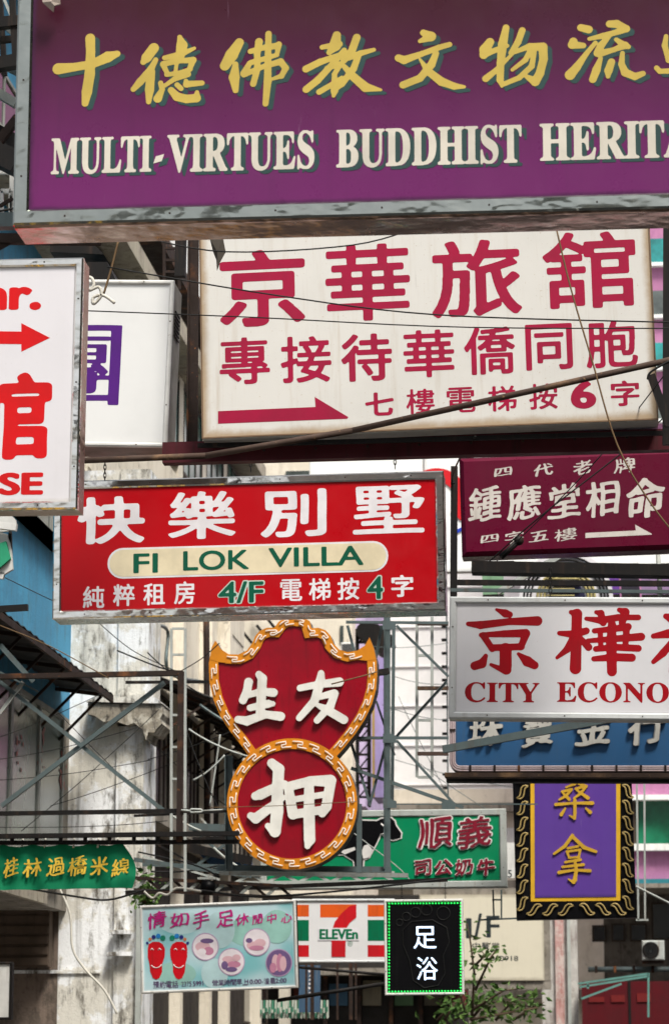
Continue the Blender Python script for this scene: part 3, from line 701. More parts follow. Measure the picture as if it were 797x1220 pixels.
# ---- right: pink house with green windows, dark shop below
YR = 76.0
t = thing('pink_house', 'pink rendered house with green window glass right of the purple banner', 'house', (2, YR, 0))
pink = weathered('pink_render', (.46, .19, .35), (.40, .16, .31), (.28, .12, .2), .35, .5)
x0 = P(742, 900, YR).x; x1 = x0 + 9
zz = lambda v: P(770, v, YR).z
rel(MB().box(x0, YR, zz(950), x1, YR + 8, 30), t, 'upper_wall', pink)
rel(MB().box(x0, YR, zz(1048), x1, YR + 8, zz(1010)), t, 'wall', pink)
rel(MB().box(x0, YR - .3, zz(954), x1, YR + .1, zz(948)), t, 'ledge', whitew); rel(MB().box(x0, YR - .25, zz(1014), x1, YR + .1, zz(1006)), t, 'sill', whitew)
rel(MB().box(x0 - 1.2, YR - 1.6, zz(1062), x1, YR + 1.4, zz(1057)), t, 'canopy_slab', concw)
rel(MB().box(x0, YR - .3, zz(1056), x1, YR + .1, zz(1048)), t, 'teal_ledge', paint('teal_paint', (.03, .2, .25), .6))
for i in range(4):
    xa = x0 + .3 + i * 2.1; gp = glass('green_window_glass', (.01, .16, .08)) if i == 0 else gp
    rel(MB().box(xa, YR + .05, zz(1006), xa + .95, YR + .1, zz(954)), t, 'pane', gp); rel(MB().box(xa + 1.05, YR + .05, zz(1006), xa + 1.95, YR + .1, zz(954)), t, 'pane', gp)
    rel(MB().box(xa - .12, YR - .02, zz(1006), xa, YR + .1, zz(954)), t, 'window_post', brown_alum); rel(MB().box(xa + .95, YR - .02, zz(1006), xa + 1.05, YR + .1, zz(954)), t, 'window_post', brown_alum)
    rel(MB().box(xa + 1.05, YR - .01, zz(972), xa + 1.95, YR + .04, zz(970)), t, 'transom', brown_alum)
tealg = glass('teal_blind_glass', (.02, .3, .3))
for i in range(6):      # storeys above, seen through the gap at the right edge
    v = 285 + i * 62; rel(MB().box(x0, YR - .04, zz(v + 30), x1, YR, zz(v)), t, 'window_band', tealg if i % 2 == 0 else gl_grey)
    rel(MB().box(x0, YR - .2, zz(v + 34), x1, YR, zz(v + 30)), t, 'sill', whitew)
rel(MB().box(x0 - .6, YR + 1.5, 0, x1, YR + 3, zz(1056)), t, 'shop_wall', weathered('overhang_shaded_wall', (.15, .135, .115), (.11, .1, .085), (.04, .035, .03), .9, .7))  # shade below the overhang is mixed into this wall's dark colour
for (u0, v0, u1, v1) in ((705, 1102, 722, 1122), (728, 1100, 744, 1122), (750, 1100, 770, 1122), (776, 1075, 800, 1120)):
    a = P(u0, v1, YR + 1.4); c = P(u1, v0, YR + 1.4); o = MB().box(a.x, YR + 1.44, a.z, c.x, YR + 1.5, c.z); w = rel(o, t, 'window', brown_alum)
    rel(MB().box(a.x + .05, YR + 1.42, a.z + .05, c.x - .05, YR + 1.45, c.z - .05), t, 'pane', gl_dark)
# pillar between hoarding and shop
t = thing('grey_pillar', 'tall grey street pillar beneath the black bordered banner', 'pillar', P(660, 1200, 74))
o = t.location; k = 74 / FPX
MB().box(-14 * k, 0, -3, 28 * k, .8, 110 * k).obj('shaft', weathered('pillar_paint', (.5, .49, .46), (.42, .4, .38), (.2, .16, .14), .7), t)
MB().box(2 * k, -.1, -3, 12 * k, 0, 110 * k).obj('painted_strip', weathered('reddish_strip', (.55, .45, .42), (.5, .3, .28), (.3, .12, .1), .8), t)
MB().box(16 * k, -.12, -3, 20 * k, 0, 110 * k).obj('drain_pipe', M['pale'], t)
# air conditioner
t = thing('air_conditioner', 'white outdoor air conditioner unit on the wall at lower right', 'air conditioner', P(778, 1144, 74.6))
k = 74.6 / FPX; MB().bevbox(-13 * k, 0, 0, 13 * k, .6, 23 * k, .03).obj('casing', M['pale'], t)
mb = MB(); 
for r in (3, 5.5, 8, 9.5): mb.tube([(-3 * k + r * k * math.cos(a), -.02, 11.5 * k + r * k * math.sin(a)) for a in np.linspace(0, 6.2832, 20)[:-1]], .012, 4, True)
mb.obj('fan_grille', M['dark'], t)
mb = MB(); mb.prism([(-3 * k + 9.3 * k * math.cos(a), 11.5 * k + 9.3 * k * math.sin(a)) for a in np.linspace(0, 6.2832, 22)[:-1]], -.004, .0); mb.obj('fan_opening', gl_dark, t)
MB().box(-13 * k, .1, -.08, 13 * k, .5, 0).obj('bracket', M['rust'], t)
# red shop frontage and teal awning frames at the bottom right
t = thing('red_shop', 'dark red shop front at the lower right under teal awning frames', 'shop', P(740, 1200, 73.5)); k = 73.5 / FPX
MB().box(-46 * k, 0, -3, 70 * k, .3, 30 * k).obj('front', paint('dark_red_panel', (.09, .008, .012), .4, (.02, .01, .01), .6), t)
MB().box(8 * k, -.02, -2, 11 * k, 0, 30 * k).obj('post', M['dark'], t)
for i, (a, c) in enumerate(((-38, -20), (-12, 4), (18, 34))): MB().box(a * k, -.03, 6 * k, c * k, 0, (12 + i * 2) * k).obj('notice', paint('red_notice', (.16, .015, .015), .5), t)
rk = Rack('awning_frame', 'teal painted folding awning frame at the lower right', 'awning frame', (690, 1170, 72))
tl = paint('teal_steel', (.12, .28, .25), .5, (.2, .2, .18), .5)
for a, c in (((688, 1172), (772, 1160)), ((690, 1176), (772, 1163)), ((772, 1159), (772, 1212)), ((692, 1190), (740, 1172)), ((700, 1172), (700, 1178))): rk.m([(*a, 72), (*c, 72)], .05, tl)
t = thing('pipe_run', 'long silver pipe along the wall below the air conditioner', 'pipe', P(700, 1155, 75.5)); k = 75.5 / FPX
MB().tube([(0, 0, 0), (110 * k, 0, 0)], .07, 8).obj('pipe', M['grey'], t)
for i in range(5): MB().box((8 + i * 22) * k, -.09, -.09, (11 + i * 22) * k, .09, .09).obj('clamp', M['rust'], t)
# cream hoarding lettered F
hb = Sign('clinic_hoarding', 'cream wall board lettered 1/F with small black digits behind the leafy shrub', 'sign board', (500, 1168), (648, 1168), 1066, 66)
hb.part('face_panel', MB().box(0, 0, 0, hb.W, .2, hb.H), panel('cream_board', (.66, .62, .5), (.4, .36, .28), .05, .5, streaks=.2))
dk = paint('dark_print', (.025, .035, .04), .6)
hb.part('surround', MB().box(-.15, .05, -.2, hb.W + .15, .3, 0).box(-.15, .05, hb.H, hb.W + .15, .3, hb.H + .15).box(hb.W, .04, 0, hb.W + .14, .3, hb.H), concw)
hb.glyph('/', 569, 1104, 10, 32, 'latin', dk); hb.glyph('F', 587, 1104, 16, 26, 'latin', dk); hb.glyph('1', 558, 1106, 7, 24, 'latin', dk)
hb.glyph('中', 567, 1127, 9, 8, 'med', dk); hb.glyph('醫', 578, 1127, 9, 8, 'med', dk); hb.glyph('堂', 590, 1127, 9, 8, 'med', dk)
hb.glyph('0918', 606, 1142, 22, 6, 'med', dk); hb.glyph('8-', 588, 1142, 9, 6, 'med', dk)
nb = Sign('number_plate', 'small white board reading 5 between green dairy sign and purple banner', 'sign', (603, 1046), (613, 1046), 1004, 45)
nb.part('plate', MB().box(0, 0, 0, nb.W, .05, nb.H), M['white_body']); nb.glyph('5', 607, 1041, 5, 9, 'latin', dk)
# ---- right hand side of the street and behind the camera (outside the picture, seen only in reflections; rear one added for them)
for i, (xa, ya, yb, h) in enumerate(((7.5, -40, 4, 20), (7.5, 5, 40, 20), (7.5, 41, 72, 11), (-12, -64, -48, 23))):
    t = thing('tenement', ['beige tenement on the near right side of the street outside the picture', 'tan tenement on the middle right side of the street outside the picture', 'pale tenement on the far right side of the street outside the picture', 'grey tenement added behind the viewer as something for the steel to reflect'][i], 'building', (xa, ya, 0))
    MB().box(0, 0, 0, 24 if i == 3 else 9, yb - ya, h).obj('wall', (cream, concw, whitew, whitew)[i], t)
    n = int((yb - ya) / 3.2)
    for fl in range(int(h / 3.2) - 1):
        mb = MB()
        if i == 3:
            for q in range(8): mb.box(.7 + q * 2.9, yb - ya, 4.4 + fl * 3.2, 2.5 + q * 2.9, yb - ya + .05, 5.9 + fl * 3.2)
        for q in range(n): mb.box(-.05, .7 + q * 3.2, 4.4 + fl * 3.2, .0, 2.7 + q * 3.2, 5.9 + fl * 3.2)
        mb.obj('window_row', gl_dark, t)
# ================================================================== SIGNS
# ---- purple sign across the top
pu = Sign('purple_sign', 'large purple signboard with yellow brush characters and white serif words at the top', 'signboard', (16, 269), (905, 246), -72, 16, tlu=29)
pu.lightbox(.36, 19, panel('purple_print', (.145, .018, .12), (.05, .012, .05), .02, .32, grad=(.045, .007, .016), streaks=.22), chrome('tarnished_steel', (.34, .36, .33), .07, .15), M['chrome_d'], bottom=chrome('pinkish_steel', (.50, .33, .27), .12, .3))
ye = paint('yellow_vinyl', (.56, .42, .09), .45, (.4, .3, .1), .15, bump=.05); gs = paint('green_print_shadow', (.028, .068, .066), .5, None, .2, bump=.05); wv = paint('cream_vinyl', (.66, .62, .54), .45, (.4, .35, .25), .2, bump=.05)
CH = {}
CH['十'] = ((50, 20), 3.795, [[(76, 236, 27), (150, 228, 20), (230, 214, 20), (300, 182, 26), (342, 168, 15)], [(220, 98, 23), (222, 160, 21), (218, 260, 24), (205, 340, 24), (197, 392, 16)]])
CH['德'] = ((50, 20), 3.795, [[(507, 142, 24), (475, 185, 24), (460, 205, 14)], [(516, 195, 12), (495, 235, 16), (445, 295, 18), (415, 328, 13)], [(494, 250, 20), (488, 330, 21), (484, 385, 12)],
    [(624, 92, 11), (634, 130, 26), (625, 185, 20)], [(555, 186, 11), (625, 172, 16), (690, 143, 8)], [(552, 213, 14), (620, 200, 12), (685, 196, 15)], [(685, 196, 15), (668, 238, 12)], [(548, 215, 13), (568, 256, 11)], [(565, 262, 11), (620, 255, 11), (672, 238, 11)],
    [(612, 205, 9), (604, 252, 9)], [(548, 318, 9), (600, 282, 12), (662, 260, 14)], [(538, 300, 12), (545, 330, 12), (525, 370, 20)], [(585, 332, 15), (612, 362, 20), (655, 372, 20), (700, 368, 20), (702, 342, 10)], [(612, 308, 12), (630, 325, 12)], [(652, 290, 10), (655, 305, 16), (725, 300, 12)]])
CH['佛'] = ((250, 20), 3.623, [[(128, 112, 20), (95, 165, 28), (66, 212, 22)], [(112, 205, 12), (106, 262, 24), (112, 318, 13)], [(176, 150, 12), (240, 132, 12), (292, 126, 15)], [(298, 120, 14), (290, 165, 9)], [(290, 165, 10), (235, 182, 11), (178, 198, 12)],
    [(172, 202, 12), (148, 245, 16)], [(148, 250, 13), (235, 214, 11), (306, 194, 15), (328, 222, 14), (310, 256, 12), (268, 270, 7)], [(213, 108, 17), (205, 160, 14), (206, 225, 14), (188, 290, 14)], [(254, 74, 14), (252, 160, 14), (250, 280, 17), (241, 376, 13)]])
CH['教'] = ((250, 20), 3.623, [[(548, 80, 18), (540, 125, 26), (515, 155, 12)], [(485, 132, 11), (560, 118, 14)], [(415, 226, 16), (475, 196, 15), (560, 166, 12)], [(580, 145, 12), (530, 205, 14), (465, 275, 16), (416, 314, 16)], [(505, 222, 10), (562, 206, 13)], [(562, 208, 12), (538, 248, 11), (538, 320, 16), (534, 342, 8)],
    [(472, 325, 13), (535, 288, 12), (570, 262, 8)], [(634, 90, 17), (612, 150, 17), (578, 190, 14)], [(600, 178, 12), (650, 158, 13), (708, 143, 9)], [(642, 165, 14), (620, 225, 15), (570, 290, 14), (535, 315, 12)], [(580, 215, 11), (622, 262, 18), (672, 305, 21), (738, 316, 6)]])
CH['文'] = ((460, 10), 3.985, [[(176, 116, 16), (212, 134, 24), (160, 156, 10)], [(58, 236, 18), (85, 246, 20), (170, 216, 14), (250, 186, 14), (300, 172, 13)], [(236, 215, 15), (214, 268, 19), (160, 332, 18), (80, 364, 18)], [(160, 242, 6), (200, 300, 18), (262, 348, 21), (322, 370, 17), (370, 373, 8)]])
CH['物'] = ((460, 10), 3.985, [[(492, 160, 20), (468, 196, 26), (462, 222, 20)], [(460, 222, 16), (525, 196, 13), (575, 178, 9)], [(568, 92, 16), (552, 170, 22), (542, 260, 18), (540, 340, 17), (548, 372, 6)], [(472, 334, 17), (520, 295, 13), (570, 245, 9), (600, 215, 8)],
    [(645, 105, 16), (625, 160, 16), (592, 212, 13)], [(610, 208, 10), (680, 180, 15), (742, 184, 22), (746, 240, 20), (728, 310, 20), (706, 348, 22), (655, 318, 8)], [(682, 205, 14), (660, 245, 13), (598, 292, 9)], [(702, 205, 12), (690, 275, 14), (630, 330, 13), (552, 362, 12)]])
CH['流'] = ((620, 10), 4.503, [[(322, 104, 20), (364, 114, 22)], [(282, 178, 22), (275, 196, 22), (335, 200, 16)], [(264, 358, 28), (300, 316, 22), (350, 246, 14), (400, 185, 12)], [(476, 84, 20), (515, 84, 22), (565, 110, 20), (500, 130, 12)], [(368, 164, 11), (440, 148, 16), (545, 120, 16)],
    [(480, 140, 12), (430, 200, 20), (412, 240, 22)], [(420, 244, 20), (500, 222, 14), (560, 198, 20)], [(512, 168, 12), (556, 200, 20), (576, 206, 14)], [(428, 268, 12), (406, 330, 22), (386, 382, 20)], [(486, 288, 20), (470, 335, 22), (468, 366, 12)], [(545, 240, 12), (540, 300, 17), (560, 345, 22), (612, 366, 20), (655, 350, 15)]])
CH['通'] = ((620, 10), 4.503, [[(779, 150, 12), (772, 200, 16), (792, 280, 14), (830, 250, 18), (900, 200, 16)], [(728, 320, 14), (745, 338, 14), (830, 336, 16), (960, 342, 18), (1080, 320, 20)], [(880, 110, 16), (1000, 100, 16), (930, 150, 16)], [(900, 180, 14), (890, 300, 14)], [(900, 180, 14), (1040, 170, 16), (1035, 300, 18)], [(905, 220, 10), (1030, 212, 10)], [(905, 258, 10), (1030, 250, 10)], [(968, 150, 12), (966, 300, 14)]])
for i, c in enumerate('十德佛教文物流通'):
    org, sc, st = CH[c]
    pu.strokes(st, org, sc, gs, y=-.0005, t=.001, name='print_shadow', dx=5.5, dz=-4)
    pu.strokes(st, org, sc, ye, y=-.001, t=.0012)
def mbold(s): return ''.join(chr(0x1D400 + ord(c) - 65) if 'A' <= c <= 'Z' else c for c in s)
for wd, cu, cv, w, h in (('MULTI', 121, 185.5, 122, 46), ('VIRTUES', 287, 181, 178, 49), ('BUDDHIST', 510.5, 174.5, 221, 49), ('HERITAGE', 765, 166.5, 243, 48)):
    for m_, y_, t_, dx, dz, nm in ((gs, -.0005, .001, 6, -4, 'print_shadow'), (wv, -.001, .0012, 0, 0, 'word')):
        pu.glyph(mbold(wd), cu, cv, w, h, 'latin', m_, y=y_, t=t_, dx=dx, dz=dz, name=nm, em=64)
for m_, y_, t_, dx, dv, nm in ((gs, -.0005, .001, 6, 4, 'print_shadow'), (wv, -.001, .0012, 0, 0, 'hyphen')):
    pu.plate(nm, [(183 + dx, 195 + dv), (186 + dx, 186.5 + dv), (196 + dx, 183.5 + dv), (193 + dx, 192 + dv)], m_, y_, t_)
# dead leaf caught on the frame
def rag(name, label, cat, pts, Y, mat):
    o0 = P(*pts[0], Y); mb = MB(); n = len(pts); q = [P(u, v, Y) - o0 for u, v in pts]
    c = sum(q, Vector()) / n; f = [p + Vector((0, random.uniform(-.02, .02), 0)) for p in q]
    mb.add([c + Vector((0, -.03, 0))] + f + [p + Vector((0, .012, 0)) for p in f] + [c + Vector((0, .0, 0))],
           [(0, 1 + (i + 1) % n, 1 + i) for i in range(n)] + [(2 * n + 1, n + 1 + i, n + 1 + (i + 1) % n) for i in range(n)] + [(1 + i, 1 + (i + 1) % n, n + 1 + (i + 1) % n, n + 1 + i) for i in range(n)])
    ob = mb.obj(name, mat, None, label=label, cat=cat); ob.location = o0; return ob
rag('paper_scrap', 'torn pale paper scrap hanging over the top left of the purple sign', 'paper', [(50, -6), (72, -6), (72, 4), (66, 8), (64, 14), (58, 9), (52, 4)], 15.9, paint('grey_paper', (.4, .34, .3), .8))
rag('dead_leaf', 'dark shrivelled leaf hanging below the purple sign by the big white lightbox', 'leaf', [(250, 284), (266, 283), (269, 300), (263, 312), (259, 323), (258, 310), (254, 300)], 21.6, M['dryleaf'])

# ---- big off-white hotel sign
crim = paint('crimson_vinyl', (.35, .006, .045), .45, (.3, .05, .08), .2, bump=.05)
ry = Sign('hotel_lightbox', 'big stained off-white lightbox with crimson characters and an arrow below the purple sign', 'lightbox sign', (241, 523), (784, 500), 258, 22, tlu=240)
W, H, k = ry.W, ry.H, ry.k
ry.part('cabinet', MB().bevbox(0, .004, 0, W, .32, H, .012), M['white_body'])
ry.part('face_panel', MB().box(.012, -.004, .012, W - .012, .003, H - .012), panel('aged_acrylic', (.66, .65, .62), (.34, .22, .10), .045, .4, streaks=.3))
mb = MB(); mb.box(.0, -.012, 0, W, .006, .011).box(0, -.012, .011, .011, .006, H).box(W - .011, -.012, .011, W, .006, H); ry.part('frame', mb, paint('brown_trim', (.2, .13, .08), .6))
kw = dict(y=-.004, t=.0012)
ry.row([('京', 313, 343.5, 103, 95), ('華', 438, 336.5, 103, 95), ('旅', 567, 331.5, 107, 95), ('舘', 702, 321.5, 111, 95)], 'heavy', crim, 0, 0, **kw)
ry.row([('專', 292, 430), ('接', 365, 428), ('待', 437, 426), ('華', 511, 421.5), ('僑', 583, 418), ('同', 654, 413.5, 56, 56), ('胞', 728, 410)], 'heavy', crim, 61, 58, em=72, **kw)
ry.row([('七', 452, 481.5, 34, 29), ('樓', 500.5, 478.5), ('電', 549, 476.5), ('梯', 598, 475), ('按', 647, 472.5), ('字', 744, 468.5)], 'heavy', crim, 34, 31, em=60, **kw)
ry.glyph('6', 694.5, 470.5, 30, 34, 'latinheavy', crim, **kw)
ry.plate('arrow', [(260, 490), (376, 485), (375, 473), (415, 497), (414, 499), (260, 505)], crim, -.004, .0012)

# ---- red and white guest house sign at the left edge
redv = paint('red_vinyl', (.62, .006, .008), .4, (.4, .02, .02), .15, bump=.05); wacr = panel('white_acrylic', (.68, .67, .71), (.5, .48, .46), .02, .35, streaks=.08)
hs_ = Sign('guest_house_sign', 'white sign with red arrow and lettering in mirror steel frame at left edge', 'lightbox sign', (-95, 609), (93, 607), 311, 19)
hs_.lightbox(.24, 10, wacr, M['chrome'], chrome('rusted_steel', (.4, .3, .25), .25, .7))
hs_.glyph('hr.', 14, 350, 72, 41, 'latinheavy', redv); hs_.plate('arrow', [(-60, 394), (26, 395), (26, 385), (60, 402.5), (26, 419), (26, 410), (-60, 409)], redv)
hs_.glyph('館', 5, 496, 112, 103, 'round', redv, grow=1.2); hs_.glyph('SE', 25.5, 576.5, 53, 27, 'latinheavy', redv); hs_.glyph('HOU', -46, 576.5, 84, 27, 'latinheavy', redv)
# ---- white sign behind it with a purple character
tu = Sign('tour_sign', 'plain white lightbox with one purple character behind the left guest house sign', 'lightbox sign', (55, 531), (199, 533), 333, 23.3)
tu.lightbox(.46, 5, panel('white_acrylic_two', (.70, .71, .71), (.6, .6, .58), .02, .4, streaks=.06), M['white_body'], paint('dim_cabinet', (.16, .15, .13), .5, (.08, .06, .04), .7))
tu.glyph('團', 96, 435, 96, 98, 'ming', paint('violet_vinyl', (.08, .012, .19), .4, bump=.05))
vt = MB()
for i in range(7): vt.box(tu.W, .1, tu.H - .25 - i * .035, tu.W + .01, .35, tu.H - .238 - i * .035)
tu.part('vent_louvres', vt, M['dark'])

# ---- red villa sign
vi = Sign('villa_sign', 'red lightbox reading FI LOK VILLA in a polished steel frame hung on chains', 'lightbox sign', (63, 738), (531, 727), 574, 25)
vi.lightbox(.36, 10, panel('red_acrylic', (.44, .002, .007), (.3, .01, .012), .015, .34, streaks=.06), M['chrome'], M['chrome_d'])
wl_ = paint('white_vinyl', (.78, .76, .80), .4, (.5, .45, .45), .1, bump=.05)
vi.row([('快', 133, 619.5, 81, 58), ('樂', 241, 614, 81, 58), ('別', 350, 611, 79, 58), ('墅', 462.5, 607, 85, 59)], 'round', wl_, 0, 0)
def capsule(s, name, cu, cv, w, h, mat, y, t, slope=.028):
    r = h / 2; pts = []
    for sgn, a0 in ((1, -90), (-1, 90)):
        for i in range(13):
            a = R(a0 + i * 15); x = sgn * (w / 2 - r) + r * math.cos(a); pts.append((cu + x, cv + r * math.sin(a) - slope * x))
    return s.plate(name, pts, mat, y, t)
capsule(vi, 'capsule_border', 295.5, 667, 334, 36.5, wl_, 0, .002); capsule(vi, 'capsule', 295.5, 667, 329, 32, paint('cream_print', (.76, .67, .47), .4, None, .06, bump=.05), -.002, .0015)
dg_ = paint('dark_green_vinyl', (.003, .10, .055), .4, bump=.05); kw = dict(y=-.0035, t=.002)
for wd, cu, cv, w in (('FI', 174, 671, 29), ('LOK', 257.5, 667.5, 78), ('VILLA', 376.5, 663, 113)): vi.glyph(wd, cu, cv, w, 23.5, 'latin', dg_, em=72, **kw)
vi.row([('純', 112, 711.5), ('粹', 148, 709), ('租', 184, 708), ('房', 220, 706, 25, 27), ('電', 347, 703), ('梯', 381, 702), ('按', 415, 701.5), ('字', 479, 698)], 'bold', wl_, 26, 26.5, em=60)
for wd, cu, cv, w, h in (('4/F', 287.5, 705.5, 54, 26), ('4', 447, 700, 19, 27)):
    vi.glyph(wd, cu, cv, w, h, 'latin', paint('mint_outline', (.5, .62, .55), .4), y=0, t=.0015, grow=3.2, name='outline', em=64); vi.glyph(wd, cu, cv, w, h, 'latin', dg_, y=-.002, t=.002, em=64)
vi.chain(124, 572, 30); vi.chain(298, 560, 24); vi.chain(470, 556, 40)

# ---- maroon fortune teller sign
ma = Sign('fortune_sign', 'maroon signboard with small silvery brush characters and a long white arrow', 'signboard', (550, 663), (905, 650), 545, 28)
ma.part('board', MB().bevbox(0, 0, 0, ma.W, .3, ma.H, .045), panel('maroon_enamel', (.105, .001, .02), (.05, .004, .012), .02, .3, streaks=.12))
mb = MB()
for u in (557, 792): 
    x = ma.pt(u, 600)[0]; mb.box(x - .07, .08, ma.H, x + .07, .2, ma.H + .06)
ma.part('hanging_block', mb, M['dark'])
sil = paint('silver_vinyl', (.62, .58, .54), .4, (.3, .25, .2), .4, bump=.05)
ma.row([('四', 599, 562, 22, 12), ('代', 647, 560, 23, 16), ('老', 694, 557, 23, 18), ('牌', 743, 554.5, 26, 19), ('四', 583, 641.5, 22, 11), ('字', 612, 640.5, 23, 15), ('五', 641, 639, 24, 14), ('樓', 673.5, 637, 27, 16)], 'brush', sil, 0, 0, em=56)
ma.row([('鍾', 577, 600, 41, 44), ('應', 624, 599, 42, 43), ('堂', 671, 597, 40, 44), ('相', 718, 595, 42, 44), ('命', 769, 593, 46, 49)], 'brushfat', sil, 0, 0)
ma.plate('arrow', [(697, 635), (757, 632), (756, 625), (776, 636), (776, 637), (697, 641)], sil)
ma.chain(560, 541, 22, .015); ma.chain(788, 531, 14, .015)

# ---- white City sign
ci = Sign('hostel_lightbox', 'white lightbox with dark red characters above the words CITY ECONO', 'lightbox sign', (534, 856), (905, 859), 711, 24, tlu=537)
ci.lightbox(.24, 8, panel('cool_white_acrylic', (.70, .70, .74), (.45, .45, .46), .015, .35, streaks=.06), M['grey_frame'], M['white_body'])
dr = paint('dark_red_vinyl', (.36, .003, .010), .4, bump=.05)
org = (520, 680); sc = 2.877
st = dict(a=[[(205, 133, 5), (235, 146, 14), (250, 150, 11)], [(108, 182, 8), (150, 186, 14), (250, 174, 12), (345, 172, 17)], [(152, 220, 8), (230, 216, 12), (305, 214, 15)], [(160, 222, 12), (190, 268, 11)], [(306, 216, 14), (288, 262, 11)], [(190, 264, 12), (290, 260, 12)], [(236, 268, 21), (236, 325, 21), (240, 340, 16)], [(186, 322, 6), (236, 344, 12)], [(168, 292, 8), (155, 318, 16), (130, 326, 15)], [(280, 285, 6), (310, 310, 18), (335, 324, 14)]],
    b=[[(420, 214, 8), (470, 218, 14), (512, 206, 12)], [(460, 142, 8), (480, 148, 18), (478, 240, 18), (475, 335, 20)], [(468, 228, 12), (446, 270, 12), (412, 298, 6)], [(490, 230, 10), (520, 262, 13)],
       [(512, 164, 7), (560, 170, 12), (622, 160, 12)], [(622, 160, 10), (690, 160, 10)], [(546, 142, 7), (562, 146, 12), (570, 178, 12)], [(625, 134, 8), (645, 142, 15), (635, 178, 12)], [(540, 206, 9), (600, 200, 11), (655, 192, 13)], [(518, 240, 8), (600, 234, 11), (700, 226, 14)], [(545, 268, 10), (610, 262, 12), (690, 266, 12)], [(538, 302, 9), (610, 296, 14), (668, 298, 14)], [(600, 184, 14), (598, 250, 18), (600, 345, 17)], [(560, 208, 9), (562, 262, 9)], [(650, 196, 12), (646, 258, 10)]],
    c=[[(785, 156, 10), (810, 165, 20)], [(742, 224, 9), (790, 216, 15), (850, 205, 16)], [(742, 312, 8), (775, 282, 13), (815, 235, 12)], [(815, 240, 16), (815, 345, 20)], [(850, 150, 14), (1010, 140, 16)], [(870, 190, 14), (870, 340, 16)], [(870, 195, 14), (990, 190, 14), (985, 340, 16)], [(880, 260, 10), (980, 258, 10)], [(880, 335, 12), (985, 332, 12)]])
for c in 'abc': ci.strokes(st[c], org, sc, dr)
ci.glyph(mbold('CITY'), 598, 825, 90, 25, 'med', dr, em=64); ci.glyph(mbold('ECONO'), 729.5, 825, 134, 25, 'med', dr, em=64)
ci.chain(655, 711, 36, .022)

# ---- blue gold shop sign with neon tube border
bl = Sign('goldsmith_sign', 'blue signboard with white neon characters and rounded pinkish tube border', 'neon sign', (537, 919), (905, 918), 800, 30)
def rrect(u0, v0, u1, v1, r, n=6):
    pts = []
    for cx, cy, a0 in ((u1 - r, v0 + r, -90), (u1 - r, v1 - r, 0), (u0 + r, v1 - r, 90), (u0 + r, v0 + r, 180)):
        for i in range(n + 1): a = R(a0 + 90 * i / n); pts.append((cx + r * math.cos(a), cy + r * math.sin(a)))
    return pts
mb = MB(); mb.prism([bl.pt(*p) for p in rrect(535, 802, 905, 920, 14)], .02, .28); bl.part('cabinet', mb, M['dark'])
bl.plate('face_panel', rrect(541, 808, 899, 914, 9), panel('blue_enamel', (.030, .105, .24), (.08, .1, .12), .03, .35, streaks=.2), .012, .014)
pk = paint('pinkish_tube', (.55, .45, .47), .3, (.25, .12, .08), .5); 
for off in (1.6, 4.2, 6.4):
    mb = MB(); mb.tube([(*[bl.pt(*p)[0]], -.02, bl.pt(*p)[1]) for p in rrect(535 + off, 802 + off, 905 - off, 920 - off, 13 - off)], .011, 6, True); bl.part('neon_tube', mb, pk)
mb = MB()
for u in range(560, 900, 29):
    x, z = bl.pt(u, 916); mb.box(x - .012, -.04, z - .035, x + .012, .0, z + .035)
for v in range(830, 910, 20):
    x, z = bl.pt(539, v); mb.box(x - .03, -.04, z - .01, x + .03, 0, z + .01)
bl.part('tube_clip', mb, M['rust'])
wn_ = paint('aged_white_letter', (.55, .54, .5), .5, (.16, .13, .1), .7); gz = paint('grey_letter', (.24, .25, .26), .6, (.1, .08, .06), .5)
for ch, cu, cv, w, h in (('珠', 578, 867, 42, 44), ('寶', 640, 869, 38, 46), ('金', 706, 867, 44, 46), ('行', 770, 867, 45, 44)):
    bl.glyph(ch, cu, cv, w, h, 'brush', gz, y=-.012, t=.03, grow=1.0); bl.glyph(ch, cu, cv, w, h, 'brushthin', wn_, y=-.04, t=.012)

# ---- pawn shop sign (bat over coin)
pw = Sign('pawnshop_sign', 'red bat and coin shaped pawn sign with orange border and white neon key pattern', 'neon sign', (235, 1046), (455, 1040), 735, 33)
Z = lambda x, y: (230 + x / 3.3208, 730 + y / 3.3208)
bat = [(400, 15), (440, 20), (462, 34), (470, 62), (498, 60), (525, 70), (545, 92), (556, 122), (578, 146), (612, 156), (650, 150), (680, 130), (697, 100), (714, 140), (726, 190), (728, 250), (724, 302), (708, 362), (680, 422), (642, 480), (600, 532), (570, 566),
       (520, 620), (395, 640), (270, 620), (216, 560), (188, 520), (150, 472), (110, 412), (82, 344), (66, 272), (64, 200), (74, 140), (90, 112), (110, 144), (142, 165), (180, 166), (214, 150), (236, 120), (246, 94), (265, 72), (292, 60), (322, 60), (340, 36), (365, 20)]
coin = [(394 + 257 * math.sin(a), 758 - 259 * math.cos(a)) for a in np.linspace(0, 6.2832, 61)[:-1]]
def inset(pts, d):
    n = len(pts); out = []; A = sum(pts[i][0] * pts[(i + 1) % n][1] - pts[(i + 1) % n][0] * pts[i][1] for i in range(n)); sg = 1 if A > 0 else -1
    for i in range(n):
        p0, p1, p2 = pts[i - 1], pts[i], pts[(i + 1) % n]
        a = Vector((p1[0] - p0[0], p1[1] - p0[1])).normalized(); b = Vector((p2[0] - p1[0], p2[1] - p1[1])).normalized()
        na = Vector((-a.y, a.x)) * sg; nb = Vector((-b.y, b.x)) * sg; m = (na + nb)
        m = m.normalized() * min(1 / max(.45, (m.normalized()).dot(na)), 1.9) if m.length > .01 else na
        out.append((p1[0] + m.x * d, p1[1] + m.y * d))
    return out
